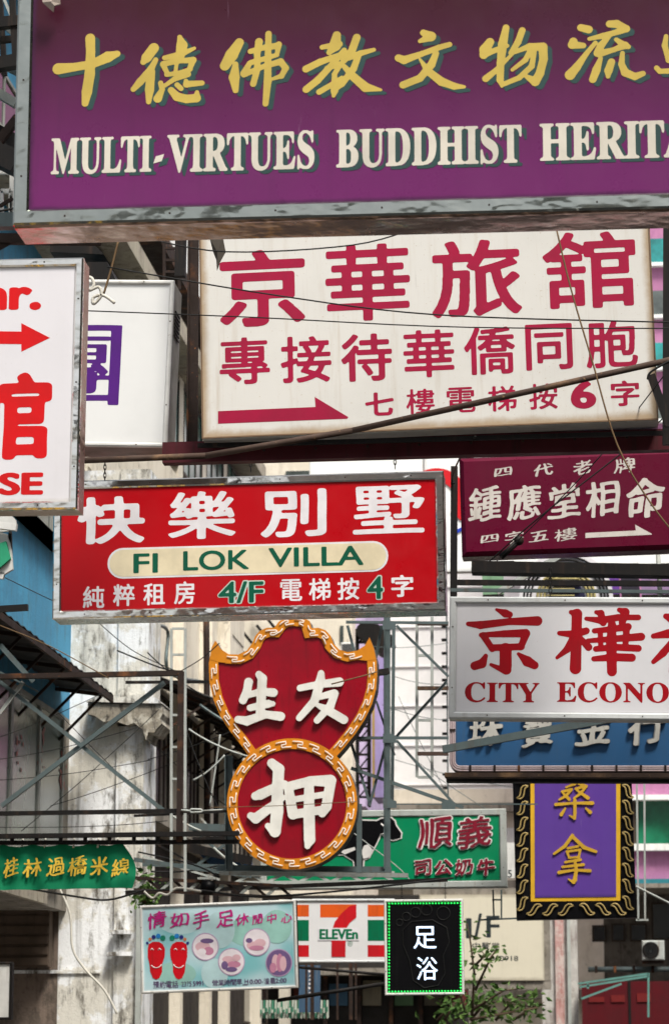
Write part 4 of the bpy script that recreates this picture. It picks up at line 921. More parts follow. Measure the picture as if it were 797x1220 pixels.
orange = paint('orange_enamel', (.62, .22, .012), .4, (.3, .1, .02), .5); redf = paint('pawn_red_enamel', (.27, .002, .012), .34, (.09, .004, .008), .9, 2, col2=(.21, .002, .01))
tubec = emit('cream_neon_tube', (.95, .86, .74), .28); steelside = paint('sign_side_grey', (.09, .09, .085), .5, (.05, .03, .02), .6)
def ring_plate(s, name, outer, inner, mat, y0, y1):
    n = len(outer); o = [s.pt(*Z(*p)) for p in outer]; i_ = [s.pt(*Z(*p)) for p in inner]; mb = MB()
    v = [(a, y0, b) for a, b in o] + [(a, y0, b) for a, b in i_] + [(a, y1, b) for a, b in i_] + [(a, y1, b) for a, b in o]
    f = []
    for k in range(n):
        q = (k + 1) % n; f += [(k, q, n + q, n + k)[::-1], (n + k, n + q, 2 * n + q, 2 * n + k)[::-1], (3 * n + k, 3 * n + q, q, k)[::-1]]
    mb.add(v, f); return s.part(name, mb, mat)
def dens(pts, step=18):
    out = []
    for i in range(len(pts)):
        a = Vector(pts[i]); b = Vector(pts[(i + 1) % len(pts)]); m = max(1, int((b - a).length / step))
        out += [tuple(a.lerp(b, k / m)) for k in range(m)]
    return out
def path_len(p): return sum((Vector(p[(i + 1) % len(p)]) - Vector(p[i])).length for i in range(len(p)))
def keys(s, path, width, unit, y, skip=None):
    """neon key pattern: one bent glass tube per repeat"""
    n = len(path); L = [0]
    for i in range(n): L.append(L[-1] + (Vector(path[(i + 1) % n]) - Vector(path[i])).length)
    A = sum(path[i][0] * path[(i + 1) % n][1] - path[(i + 1) % n][0] * path[i][1] for i in range(n)); sg = 1 if A > 0 else -1
    def at(d, off):
        d = d % L[-1]; i = 0
        while L[i + 1] < d: i += 1
        a = Vector(path[i]); b = Vector(path[(i + 1) % n]); t = (d - L[i]) / max(L[i + 1] - L[i], 1e-6); p = a.lerp(b, t); dr_ = (b - a).normalized()
        return (p.x - dr_.y * sg * off, p.y + dr_.x * sg * off)
    cnt = round(L[-1] / unit); u = L[-1] / cnt
    for c in range(cnt):
        prof = [(.06, .95), (.06, .08), (.62, .08), (.62, .52), (.36, .52), (.36, .95), (.92, .95), (.92, .45)] if False else [(.04, .08), (.64, .08), (.64, .5), (.36, .5), (.36, .92), (.96, .92)]
        pp = [];
        for (a, b), (a2, b2) in zip(prof[:-1], prof[1:]):
            for k in range(3): pp.append((a + (a2 - a) * k / 3, b + (b2 - b) * k / 3))
        pp.append(prof[-1]); pts = [at((c + a) * u, b * width) for a, b in pp]
        if skip and any(skip(q) for q in pts): continue
        mb = MB(); mb.tube([(s.pt(*Z(*q))[0], y, s.pt(*Z(*q))[1]) for q in pts], .68 * s.k, 5); s.part('neon_tube', mb, tubec)
        a0 = at(c * u, -2); a1 = at(c * u, width + 1); mb = MB(); p0 = s.pt(*Z(*a0)); p1 = s.pt(*Z(*a1)); mb.bar((p0[0], y + .018, p0[1]), (p1[0], y + .018, p1[1]), .42 * s.k, .006); s.part('key_divider', mb, redf)
batd = bat; 
mb = MB(); mb.prism([pw.pt(*Z(*p)) for p in bat], .02, .34); pw.part('bat_cabinet', mb, steelside)
mb = MB(); mb.prism([pw.pt(*Z(*p)) for p in inset(bat, 6)], .006, .03); pw.part('bat_face', mb, redf)
ring_plate(pw, 'bat_border', bat, inset(bat, 37), orange, -.012, .02)
for tp in ([(89, 110), (112, 146), (142, 166), (146, 200), (104, 196), (68, 186), (74, 140)], [(698, 98), (715, 140), (725, 186), (686, 190), (648, 186), (650, 151), (681, 130)]):
    mb = MB(); mb.prism([pw.pt(*Z(*p)) for p in tp], -.0145, .018); pw.part('horn_tip', mb, orange)
keys(pw, dens(inset(bat, 9)), 22, 66, -.024, skip=lambda q: math.hypot(q[0] - 92, q[1] - 118) < 34 or math.hypot(q[0] - 697, q[1] - 106) < 34 or (q[0] - 394) ** 2 + (q[1] - 758) ** 2 < 262 ** 2)
mb = MB(); mb.prism([pw.pt(*Z(*p)) for p in coin], -.03, .30); pw.part('coin_cabinet', mb, steelside)
mb = MB(); mb.prism([pw.pt(*Z(*p)) for p in inset(coin, 6)], -.045, -.02); pw.part('coin_face', mb, redf)
ring_plate(pw, 'coin_border', coin, inset(coin, 42), orange, -.062, -.02)
keys(pw, dens(inset(coin, 10)), 26, 68, -.074)
wlet = paint('enamel_white', (.78, .77, .72), .35, (.35, .25, .15), .35)
org = (230, 730); sc = 3.3208
for st, y in (([[(222, 276, 17), (216, 310, 16), (200, 348, 16)], [(218, 328, 12), (270, 314, 14), (320, 318, 17)], [(263, 246, 14), (276, 262, 18), (272, 340, 18), (268, 405, 18)], [(228, 378, 13), (300, 362, 15), (318, 362, 10)], [(180, 424, 14), (215, 430, 18), (290, 404, 15), (348, 412, 18)]], -.01),
              ([[(425, 300, 13), (500, 285, 14), (580, 276, 18)], [(508, 242, 13), (505, 275, 19), (482, 350, 16), (422, 418, 13)], [(500, 335, 12), (560, 320, 15)], [(562, 322, 15), (545, 370, 16), (492, 428, 13)], [(490, 365, 8), (530, 385, 17), (598, 425, 17)]], -.01),
              ([[(250, 728, 16), (270, 722, 20), (340, 690, 18), (366, 680, 14)], [(315, 598, 18), (342, 622, 22), (338, 700, 22), (336, 790, 24), (328, 868, 22), (300, 846, 12)], [(232, 806, 14), (252, 816, 20), (300, 780, 18), (358, 735, 12)], [(390, 688, 18), (470, 668, 18), (545, 668, 24)], [(546, 682, 20), (530, 770, 20), (514, 796, 16)], [(380, 692, 18), (398, 800, 20)], [(400, 742, 12), (520, 722, 12)], [(402, 800, 18), (518, 782, 16)], [(462, 670, 18), (462, 800, 22), (464, 900, 22), (456, 925, 12)]], -.05)):
    pw.strokes(st, org, sc, wlet, y=y, t=.04)

# ---- green dairy sign
mi = Sign('dairy_sign', 'green signboard with black cow and maroon white-edged characters', 'neon sign', (310, 1060), (604, 1057), 967, 38)
mi.lightbox(.3, 8, panel('green_enamel', (.0, .22, .09), (.03, .1, .06), .02, .4, streaks=.15), M['pale'], M['pale'])
mz = paint('maroon_enamel_letter', (.22, .012, .03), .4); we = paint('white_edge', (.72, .70, .68), .4)
for it in (('順', 518, 992, 41, 38), ('義', 565, 992, 41, 39), ('司', 504, 1033, 20, 19), ('公', 528.5, 1033, 21, 18), ('奶', 553, 1033.5, 21, 19), ('牛', 579, 1033, 21, 20)):
    mi.glyph(*it, 'brush', we, y=0, t=.02, grow=3.4, name='letter_edge'); mi.glyph(*it, 'brush', mz, y=-.02, t=.012)
C = lambda x, y: (380 + x / 3.065, 900 + y / 3.065)
cow = [(-60, 300), (-20, 235), (60, 228), (150, 238), (212, 240), (226, 232), (262, 228), (276, 240), (280, 256), (300, 284), (298, 300), (270, 308), (252, 302), (238, 292), (226, 284), (210, 320), (196, 345), (182, 372), (162, 380), (160, 410), (152, 418), (132, 412), (128, 384), (90, 360), (0, 362), (-50, 400)]
mb = MB(); mi.plate('cow_edge', [C(*p) for p in inset(cow, -5)], we, 0, .012); mi.plate('cow', [C(*p) for p in cow], M['black'], -.012, .006)
mi.plate('cow_patch', [C(*p) for p in [(165, 330), (180, 325), (196, 345), (184, 372), (162, 378), (156, 350)]], we, -.018, .004); mi.plate('cow_patch', [C(*p) for p in [(75, 350), (130, 335), (134, 345), (95, 362)]], we, -.018, .004)
mb = MB(); mb.tube([(mi.pt(*C(x, y))[0], -.02, mi.pt(*C(x, y))[1]) for x, y in [(226, 250), (240, 262), (240, 285), (226, 290)]], .012, 5); mi.part('neon_tube', mb, we)

# ---- black bordered purple sauna banner
sa = Sign('sauna_banner', 'purple vertical signboard with gold characters in a black scroll-patterned border', 'signboard', (615, 1096), (758, 1093), 912, 37)
sa.part('board', MB().bevbox(0, 0, 0, sa.W, .25, sa.H, .01), M['black'])
gold = paint('gold_enamel', (.60, .36, .035), .35, (.3, .16, .03), .4); fl = paint('yellow_line', (.72, .42, .03), .45, (.4, .2, .02), .3)
sa.plate('yellow_border', [(631.5, 890), (738.5, 890), (738.5, 1073), (632, 1074)], fl); sa.plate('purple_panel', [(636.5, 886), (733.5, 886), (733.5, 1068.5), (637, 1069.5)], panel('purple_enamel', (.105, .045, .29), (.06, .03, .15), .03, .4, streaks=.2), -.004, .004)
for st in ([[(365, 95, 5), (425, 88, 6)], [(424, 90, 6), (400, 120, 6), (365, 134, 4)], [(380, 100, 4), (442, 128, 7)], [(348, 152, 5), (388, 143, 6)], [(386, 146, 5), (365, 170, 6), (336, 186, 4)], [(352, 158, 4), (378, 184, 7)], [(405, 140, 5), (450, 129, 6)], [(448, 132, 5), (425, 160, 6), (398, 180, 4)], [(410, 146, 4), (456, 178, 8)],
            [(322, 206, 7), (400, 200, 5), (475, 200, 8)], [(402, 188, 7), (402, 240, 7), (400, 262, 7)], [(400, 264, 6), (380, 252, 3)], [(362, 222, 4), (345, 248, 8)], [(448, 222, 4), (466, 238, 8)]],
           [[(392, 335, 7), (360, 380, 7), (315, 412, 5)], [(392, 340, 7), (440, 385, 8), (490, 403, 6)], [(372, 389, 5), (415, 381, 5)], [(368, 403, 5), (425, 395, 5)], [(370, 405, 5), (378, 428, 5)], [(424, 397, 5), (418, 425, 5)], [(378, 429, 4), (420, 425, 5)], [(362, 447, 5), (425, 437, 6)], [(350, 467, 5), (438, 457, 6)], [(335, 490, 7), (400, 480, 5), (465, 483, 7)], [(402, 440, 5), (408, 480, 7), (402, 520, 9), (395, 530, 7)], [(398, 532, 6), (375, 518, 3)]]):
    sa.strokes(st, (570, 900), 3.511, gold, y=-.008, t=.022, cell=.5)
tg = paint('dull_gold_tube', (.42, .31, .12), .35)
def swirl(cu, cv, mir, s=6.2, rot=0):
    cc = []
    for i in range(11):
        t_ = -1 + i * .2; cc.append((t_, .85 * t_ ** 3 + .22 * t_, -1.15 * math.sin(t_ * 1.5708)))
    base = []
    for sg in (1, -1):
        q_ = []
        for t_, x_, y_ in cc:
            dx_ = 2.55 * t_ * t_ + .22; dy_ = -1.806 * math.cos(t_ * 1.5708); l_ = math.hypot(dx_, dy_); wd_ = .33 * (1 - t_ ** 4) + .03
            q_.append((x_ - sg * dy_ / l_ * wd_, y_ + sg * dx_ / l_ * wd_))
        base += q_ if sg == 1 else q_[::-1]
    pts = []
    for x, y in base:
        x *= mir; x, y = x * math.cos(rot) - y * math.sin(rot), x * math.sin(rot) + y * math.cos(rot); pts.append(sa.pt(cu + x * s, cv + y * s))
    mb = MB(); mb.tube([(a, -.02, b) for a, b in pts], .0105, 5, True); sa.part('scroll_tube', mb, tg)
for v in (925, 944, 963, 982, 1000.5, 1019, 1038, 1057, 1077): swirl(622, v, 1, 6.2); swirl(747.5, v - 1, -1, 6.2)
for u in (636, 655, 673.5): swirl(u, 1084, 1, 6.4, .35)
for u in (699, 718, 736.5): swirl(u, 1083.5, -1, 6.4, -.35)

# ---- green LED foot bath sign
le = Sign('led_sign', 'black LED board with glowing green dotted border and two white characters', 'LED sign', (458.5, 1186), (553, 1185), 1072, 34)
le.lightbox(.16, 3, M['black'], M['white_body'], M['dark'], lip=.012)
led = emit('green_led', (.02, 1.0, .12), 1.1); mb = MB()
def dots(a, b, n): return [(a[0] + (b[0] - a[0]) * i / n, a[1] + (b[1] - a[1]) * i / n) for i in range(n)]
q = [(463.5, 1076.5), (548.5, 1076), (548.5, 1180.5), (463.5, 1181.5)]
for i in range(4):
    for p in dots(q[i], q[(i + 1) % 4], (23, 28)[i % 2]): x, z = le.pt(*p); mb.ball((x, -.008, z), .0092, 6, 4)
o = le.part('led_border', mb, led); o['kind'] = 'stuff'
lw = emit('white_led', (.62, .78, 1.0), 1.5)
le.glyph('足', 506, 1117, 27, 26, 'plain', lw, y=-.003); le.glyph('浴', 508.5, 1154, 25, 27, 'plain', lw, y=-.003)
ol = paint('unlit_led', (.016, .016, .016), .5)
mb = MB()
for cu, cv, r in ((476, 1099, 4), (484, 1092, 5), (495, 1087, 6), (508, 1084, 6.5), (528, 1088, 8)): mb.tube([(le.pt(cu + r * math.cos(a), cv)[0], -.006, le.pt(cu, cv + r * math.sin(a))[1]) for a in np.linspace(0, 6.28, 14)[:-1]], .005, 4, True)
le.part('unlit_toe_outline', mb, ol)
mb = MB(); mb.tube([(le.pt(u, v)[0], -.006, le.pt(u, v)[1]) for u, v in [(480, 1108), (490, 1098), (515, 1096), (532, 1105), (535, 1122), (528, 1138), (530, 1160), (522, 1174), (505, 1177), (492, 1168), (488, 1145), (480, 1125)]], .005, 4, True); le.part('unlit_sole_outline', mb, ol)

# ---- convenience store sign
se = Sign('convenience_sign', 'white lightbox with orange green red stripes and a big 7', 'lightbox sign', (346, 1147), (470, 1147), 1071, 40)
se.lightbox(.22, 3, panel('white_acrylic_three', (.74, .74, .76), (.5, .5, .5), .02, .35, streaks=.05), M['grey_frame'], M['dark'])
so_ = paint('stripe_orange', (.75, .11, .015), .4); sg_ = paint('stripe_green', (.0, .16, .07), .4); sr_ = paint('stripe_red', (.58, .012, .02), .4)
for u0, u1 in ((350, 368), (438, 466)):
    for v0, v1, m_ in ((1078, 1092, so_), (1096, 1121, sg_), (1126, 1140, sr_)): se.plate('stripe', [(u0, v0), (u1, v0), (u1, v1), (u0, v1)], m_)
se.plate('seven_top', [(381.5, 1077.5), (424, 1077.5), (424, 1081), (408, 1093), (381.5, 1093)], so_)
se.plate('seven_stem', [(424.5, 1077.5), (424.5, 1093), (417, 1099), (412, 1107), (411.5, 1140), (395, 1140), (395, 1110), (399, 1098), (407, 1088), (416, 1080)], sr_, -.004, .002)
se.plate('name_band', [(379, 1105.5), (428, 1105.5), (428, 1120.5), (379, 1120.5)], wl_, -.006, .001); se.glyph('ELEVEn', 403.5, 1113, 46, 12, 'latinheavy', sg_, y=-.007, t=.002, em=64)
se.glyph('®', 417, 1124.5, 6, 6, 'plain', sg_, em=48)

# ---- foot massage sign
fo = Sign('massage_sign', 'pale aqua sign with two red footprints and four round photographs', 'signboard', (169, 1184), (355.5, 1177), 1079, 36)
fo.lightbox(.22, 3, panel('aqua_print', (.46, .64, .70), (.6, .7, .74), .03, .4, blot=(.16, .46, .50), streaks=.05), M['white_body'], M['dark'])
for pi_, (u, v, rx, ry_, c) in enumerate(((215, 1099, 26, 14, 0), (300, 1110, 30, 18, 1), (262, 1108, 18, 22, 0), (210, 1160, 24, 14, 1), (256, 1160, 16, 18, 0), (330, 1104, 18, 20, 1))):
    fo.disc('petal_print', u, v, rx, paint(['petal_pale', 'petal_green'][c], [(.46, .66, .70), (.30, .55, .50)][c], .4, None, .0), -.0005 * (1 + pi_), .0004, 26, ry_)
pkv = paint('magenta_vinyl', (.52, .02, .22), .4); kw = dict(y=-.004, t=.003)
fo.row([('情', 188, 1096.5, 23, 22), ('如', 214.5, 1096.5, 24, 17), ('手', 240, 1095.5, 20, 22), ('足', 268, 1094.5, 20, 21), ('休', 289, 1095.5, 16, 15), ('閒', 307, 1095, 13, 13), ('中', 324, 1094.5, 12, 12), ('心', 341.5, 1094, 13, 11)], 'brushthin', pkv, 0, 0, em=56, **kw)
fr_ = paint('footprint_red', (.58, .004, .012), .4)
for sgn, cx in ((1, 186.5), (-1, 213.5)):
    sole = [(-10, 1131), (-9, 1125), (-4, 1122), (3, 1122), (8, 1125), (10.5, 1131), (10, 1140), (7, 1149), (7, 1158), (4, 1165), (0, 1167), (-4, 1165), (-7, 1158), (-8, 1148), (-10, 1140)]
    fo.plate('footprint', [(cx + sgn * a, b) for a, b in sole], fr_, -.004, .002)
    for (a, b, r, c) in ((8, 1117.5, 3.2, (.01, .22, .14)), (2.5, 1115.2, 2.9, (.02, .22, .6)), (-3, 1116.4, 2.5, (.02, .03, .2)), (-7.2, 1119, 2, (.6, .2, .1)), (-10.5, 1123.5, 1.7, (.15, .03, .2))):
        fo.disc('toe_dot', cx + sgn * a, b, r, paint('toe_%d' % int(c[2] * 100), c, .4), -.004, .002, 12)
    for pts in ([(-6, 1150), (-3, 1152.5), (0, 1153.3), (4, 1152), (6.5, 1149)], [(-7, 1132), (-5, 1130), (-3, 1132)], [(2, 1132), (4, 1130), (6, 1132)]):
        mb = MB(); mb.tube([(fo.pt(cx + sgn * a, b)[0], -.007, fo.pt(cx + sgn * a, b)[1]) for a, b in pts], .006, 4); fo.part('smile_line', mb, wl_)
sk = [paint('photo_skin', (.66, .42, .48), .5, None, 0), paint('photo_pale', (.78, .72, .78), .5, None, 0), paint('photo_violet', (.16, .10, .24), .5, None, 0), paint('photo_rose', (.52, .22, .34), .5, None, 0)]
for i, (cu, cv) in enumerate(((245, 1128), (276, 1146), (306, 1122.5), (332.5, 1147))):
    fo.disc('photo_rim', cu, cv, 16, paint('rim_lilac', (.45, .32, .5), .4), -.004, .001, 32, 16.6); fo.disc('photo_ground', cu, cv, 14.8, sk[1] if i != 3 else sk[2], -.005, .001, 32, 15.3)
    blobs = [[(-3, 0, 9, 6, 0), (4, 5, 6, 5, 3), (2, -7, 8, 3, 2), (-4, 6, 5, 4, 1)], [(-4, -3, 7, 4, 0), (3, 3, 8, 4, 3), (0, 9, 7, 3, 2), (6, -5, 5, 4, 0), (-8, 4, 4, 5, 2)], [(-5, 4, 7, 5, 0), (-9, -2, 4, 3, 2), (4, 1, 7, 5, 0), (0, 7, 9, 3, 3)], [(-4, 0, 4.5, 10, 0), (1, 0, 4, 11, 3), (5, 1, 4, 9, 0), (-7, 6, 4, 6, 3)]][i]
    for n_, (a, b, r1, r2, c) in enumerate(blobs): fo.disc('photo_shape', cu + a, cv + b, r1, sk[c], -.006 - n_ * .0006, .0005, 18, r2)
bt = paint('plum_print', (.10, .04, .14), .5); kw = dict(y=-.003, t=.002, em=44)
for i, ch in enumerate('預約電話'): fo.glyph(ch, 186.5 + i * 7.6, 1173.4 - i * .25, 7, 8, 'med', bt, **kw)
fo.glyph('2375', 222.5, 1172.3, 12, 5.8, 'med', bt, **kw); fo.glyph('5991', 236.5, 1171.8, 12.5, 5.8, 'latin', bt, **kw)
for i, ch in enumerate('營業時間'): fo.glyph(ch, 256.5 + i * 7.4, 1171 - i * .25, 7, 7.5, 'med', bt, **kw)
for i, ch in enumerate('早上'): fo.glyph(ch, 285.5 + i * 7, 1170 - i * .2, 6.4, 7, 'med', bt, **kw)
fo.glyph('10:00-', 304.5, 1169.4, 19, 5.4, 'latin', bt, **kw)
for i, ch in enumerate('淩晨'): fo.glyph(ch, 318 + i * 7.2, 1168.8 - i * .2, 6.6, 7, 'med', bt, **kw)
fo.glyph('2:00', 335, 1168.1, 13, 5.4, 'latin', bt, **kw)

# ---- green cloth banner
gb = Sign('noodle_banner', 'green cloth banner with yellow brush characters tied to the scaffold at left', 'banner', (-30, 1060), (160, 1058), 1006, 32)
cloth_m = paint('green_cloth', (.0, .17, .075), .75, (.01, .08, .04), .3, 2, bump=.2); mb = MB(); nx, nz = 60, 14; pts = []
TL, TR_, BR_, BL_ = Vector(gb.pt(-30, 1007)), Vector(gb.pt(146, 1004)), Vector(gb.pt(158, 1058)), Vector(gb.pt(-30, 1061))
def cl(i, j):
    s_ = i / nx; t_ = j / nz; top = TL.lerp(TR_, s_); bot = BL_.lerp(BR_, s_); p = top.lerp(bot, t_)
    bow = math.sin(t_ * math.pi) * max(0, s_ - .9) * 10 * .09
    sag = .03 * abs(math.sin(s_ * math.pi * 5)) * (1 - t_)
    y = .035 * math.sin(s_ * 31 + t_ * 2.5) * (.35 + t_ * .6) + .03 * mnoise.noise(Vector((s_ * 9, t_ * 3, 0))) - .02
    return (p.x + bow, y, p.y - sag)
V_ = [cl(i, j) for j in range(nz + 1) for i in range(nx + 1)]; F_ = [(j * (nx + 1) + i, (j + 1) * (nx + 1) + i, (j + 1) * (nx + 1) + i + 1, j * (nx + 1) + i + 1) for j in range(nz) for i in range(nx)]
mb.add(V_ + [(a, q + .006, c) for a, q, c in V_], F_ + [tuple(len(V_) + i for i in f[::-1]) for f in F_]); mb.smooth = True; gb.part('cloth', mb, cloth_m)
yb = paint('banner_yellow', (.68, .45, .05), .7, (.4, .3, .05), .2)
for ch, cu, cv, w, h in (('桂', 15, 1034, 19, 24), ('林', 40, 1034, 22, 23), ('過', 67.5, 1033, 21, 23), ('橋', 93.5, 1032, 23, 24), ('米', 119.5, 1032, 22, 22), ('線', 144.5, 1034, 20, 22)):
    o = gb.glyph(ch, cu, cv, w, h, 'brush', yb, y=-.0, t=.004, em=64)
    def yc(x):
        s_ = (x - TL.x) / (TR_.x - TL.x); return .035 * math.sin(s_ * 31 + .5 * 2.5) * (.35 + .5 * .6) - .055
    for v in o.data.vertices: v.co.y += yc(v.co.x) 
mb = MB()
for u in (27, 54, 88, 117, 140): x, z = gb.pt(u, 1007); mb.tube([(x, -.01, z - .03), (x + .01, -.02, z + .05), (x, .03, z + .1)], .012, 5)
gb.part('tie', mb, M['white_cable'])

# ---- ring emblem sign peeping over the hostel lightbox
em = Sign('ring_emblem_sign', 'round emblem of gold rings on white seen between maroon sign and hostel lightbox', 'neon sign', (610, 770), (740, 770), 660, 45)
em.disc('white_disc', 674, 712, 56, wl_, .03, .02, 40); 
tubeg = paint('gold_ring_tube', (.42, .36, .16), .35)
for r in (50, 46, 42, 34, 30, 26): mb = MB(); mb.tube([(em.pt(674 + r * math.cos(a), 712)[0], -.01, em.pt(674, 712 + r * .98 * math.sin(a))[1]) for a in np.linspace(0, 6.2832, 40)[:-1]], .016 if r > 40 else .022, 5, True); em.part('ring_tube', mb, M['dark'] if r > 40 else tubeg)
em.disc('purple_disc', 675, 714, 22, paint('navy_disc', (.02, .02, .06), .4), .0, .01, 28)
for i in range(6): mb = MB(); a = em.pt(650, 690 + i * 4); c = em.pt(690 - (i % 2) * 6, 690 + i * 4); mb.tube([(a[0], -.03, a[1]), (c[0], -.03, c[1])], .013, 5); em.part('bar_tube', mb, tubeg)
for u0, u1, c in ((575, 600, (.2, .35, .22)), (722, 738, (.14, .05, .3)), (740, 762, (.03, .025, .04)), (764, 800, (.3, .2, .36)), (700, 720, (.2, .1, .3))):
    t = Sign('distant_sign', 'far small signboard %s glimpsed under the maroon sign' % {575: 'in pale green', 722: 'in violet', 740: 'in black', 764: 'in lilac', 700: 'in dark purple'}[u0], 'signboard', (u0, 712), (u1, 711), 672, 50)
    t.part('board', MB().box(0, 0, 0, t.W, .15, t.H), paint('far_%d' % u0, c, .5)); t.part('edge', MB().box(0, -.02, 0, t.W, 0, .05).box(0, -.02, t.H - .05, t.W, 0, t.H), M['dark'])
# ================================================================== STEELWORK, CABLES, PLANTS
# big beam carrying the hotel lightbox and villa sign
beam('steel_beam', 'heavy maroon beam under the big off-white lightbox', [(195, 541, 22.3), (905, 522, 22.3)], .17, M['maroonbeam'], d=.12)
beam('steel_beam', 'thin dark rail just above the maroon beam', [(236, 531, 22.1), (905, 513, 22.1)], .035, M['dark'])
beam('steel_pole', 'rusty slanting pole crossing the foot of the big off-white lightbox', [(90, 549, 21.6), (245, 543, 21.6), (420, 513, 21.6), (905, 405, 21.6)], .05, M['rustpale'], 'pole', kind='tube')
beam('steel_strut', 'short dark strut dropping from the rusty pole at right edge', [(775, 447, 21.5), (797, 508, 21.5)], .06, M['dark'], 'strut')
beam('steel_column', 'upright brown column left of the big off-white lightbox', [(231, 230, 23), (229, 546, 23)], .085, M['rust'], 'column', kind='angle')
beam('steel_column', 'slim upright beside the louvred side of the plain white lightbox', [(216, 282, 23.9), (215, 330, 23.9)], .09, M['dark'], 'column')
beam('steel_column', 'dark upright at the far right edge beside the big lightbox', [(795, 230, 21.9), (794, 530, 21.9)], .07, M['dark'], 'column')
rk = Rack('wall_ladder', 'small steel ladder hanging above the plain white lightbox', 'ladder', (205, 350, 24.4))
rk.ladder(196, 214, 235, 345, 24.4, .025, M['rust'], [296, 310, 324])
rk = Rack('support_bracket', 'blue-grey bracket arms at the left end of the purple sign', 'bracket', (0, 270, 16.6))
for a, c, w, m in (((-60, 266), (60, 262), .09, 'grey'), ((-60, 284), (120, 286), .06, 'rust'), ((-10, 300), (60, 262), .03, 'rust'), ((0, 168), (22, 140), .05, 'rust'), ((0, 246), (16, 236), .02, 'rust')): rk.m([(*a, 16.7), (*c, 16.7)], w, M[m])
rk = Rack('lean_to_frame', 'dark tangle of canopy bars against the blue house at top left', 'canopy frame', (10, 60, 30))
for i, (a, c, w, m) in enumerate((((-20, 30), (40, 24), .12, 'dark'), ((-20, 50), (40, 44), .07, 'dark'), ((-20, 8), (40, 62), .05, 'grey'), ((-20, 80), (40, 70), .14, 'dark'), ((-20, 66), (30, 92), .06, 'grey'), ((0, -20), (6, 90), .06, 'dark'), ((14, -20), (20, 80), .07, 'dark'), ((-20, 100), (20, 124), .1, 'pale'), ((-10, 160), (22, 178), .25, 'dark'), ((-10, 180), (22, 196), .25, 'dark'), ((2, -10), (22, 40), .03, 'pale'), ((-4, 20), (14, -20), .03, 'grey'))):
    rk.m([(*a, 30 + (i % 3) * .3), (*c, 30 + (i % 3) * .3)], w, M[m])
rk = Rack('window_frame_stack', 'white window frames leaning at the left edge under the purple sign corner', 'frames', (5, 245, 31))
for u0, v0, u1, v1 in ((-12, 205, 15, 262), (2, 228, 14, 262)):
    rk.m([(u0, v0, 31), (u1, v0, 31)], .05, M['white_body']); rk.m([(u0, v1, 31), (u1, v1, 31)], .05, M['white_body']); rk.m([(u0, v0, 31), (u0, v1, 31)], .05, M['white_body']); rk.m([(u1, v0, 31), (u1, v1, 31)], .05, M['white_body'])
# dark projecting hood above the plain white lightbox
t = thing('metal_hood', 'black sloping metal hood above the plain white lightbox', 'hood', P(90, 330, 26)); o = t.location
for pts in ([(60, 262), (102, 280), (124, 303), (60, 300)], [(104, 312), (128, 312), (138, 333), (104, 333)]):
    mb = MB(); mb.prism([((P(u, v, 26) - o).x, (P(u, v, 26) - o).z) for u, v in pts], 0, .6); mb.obj('sheet', M['dark'], t)
# beam under maroon sign
beam('steel_beam', 'thick black beam between the maroon sign and the white hostel lightbox', [(562, 677, 24.6), (905, 683, 24.6)], .1, M['dark'], d=.2)
beam('steel_beam', 'thin dark rail behind the chain of the hostel lightbox', [(540, 694, 26.5), (905, 696, 26.5)], .05, M['dark'])
beam('steel_beam', 'rusty top rail resting on the hostel lightbox', [(536, 703, 25), (905, 706, 25)], .03, M['grey'])
beam('steel_strut', 'pale slanting strut in front of the ring emblem', [(592, 706, 31), (668, 662, 31)], .06, M['pale'], 'strut')
beam('steel_column', 'pale thin post under the right end of the maroon sign', [(783, 654, 31), (786, 712, 31)], .05, M['pale'], 'column', kind='tube')
beam('steel_column', 'dark upright at the right end of the red villa sign', [(541, 556, 25.2), (540, 745, 25.2)], .06, M['dark'], 'column')
# brace over the blue sign and beam under it
beam('steel_strut', 'pale grey bar slanting across the blue neon sign', [(527, 893, 28.8), (735, 855, 28.8)], .075, M['grey'], 'strut')
beam('steel_beam', 'rust-flecked channel below the blue neon sign', [(530, 924, 29.9), (905, 925, 29.9)], .045, M['rustpale'], d=.2)
beam('steel_beam', 'black beam crossing the top of the purple sauna board', [(532, 930, 30.2), (905, 931, 30.2)], .04, M['dark'], d=.2)
rk = Rack('sign_hanger', 'slim pale hanging frame to the right of the sauna board', 'frame', (768, 1090, 36.8))
for a, c in (((758, 925), (760, 1096)), ((767, 925), (768, 1096)), ((757, 1096), (772, 1096))): rk.m([(*a, 36.8), (*c, 36.8)], .025, M['pale'])
rk = Rack('sign_hanger', 'short pale ladder frame hanging below the dairy sign', 'frame', (590, 1095, 38.5))
for a, c in (((587, 1060), (588, 1094)), ((597, 1060), (597, 1094)), ((586, 1072), (598, 1072)), ((572, 1096), (640, 1093))): rk.m([(*a, 38.5), (*c, 38.5)], .022, M['grey'])

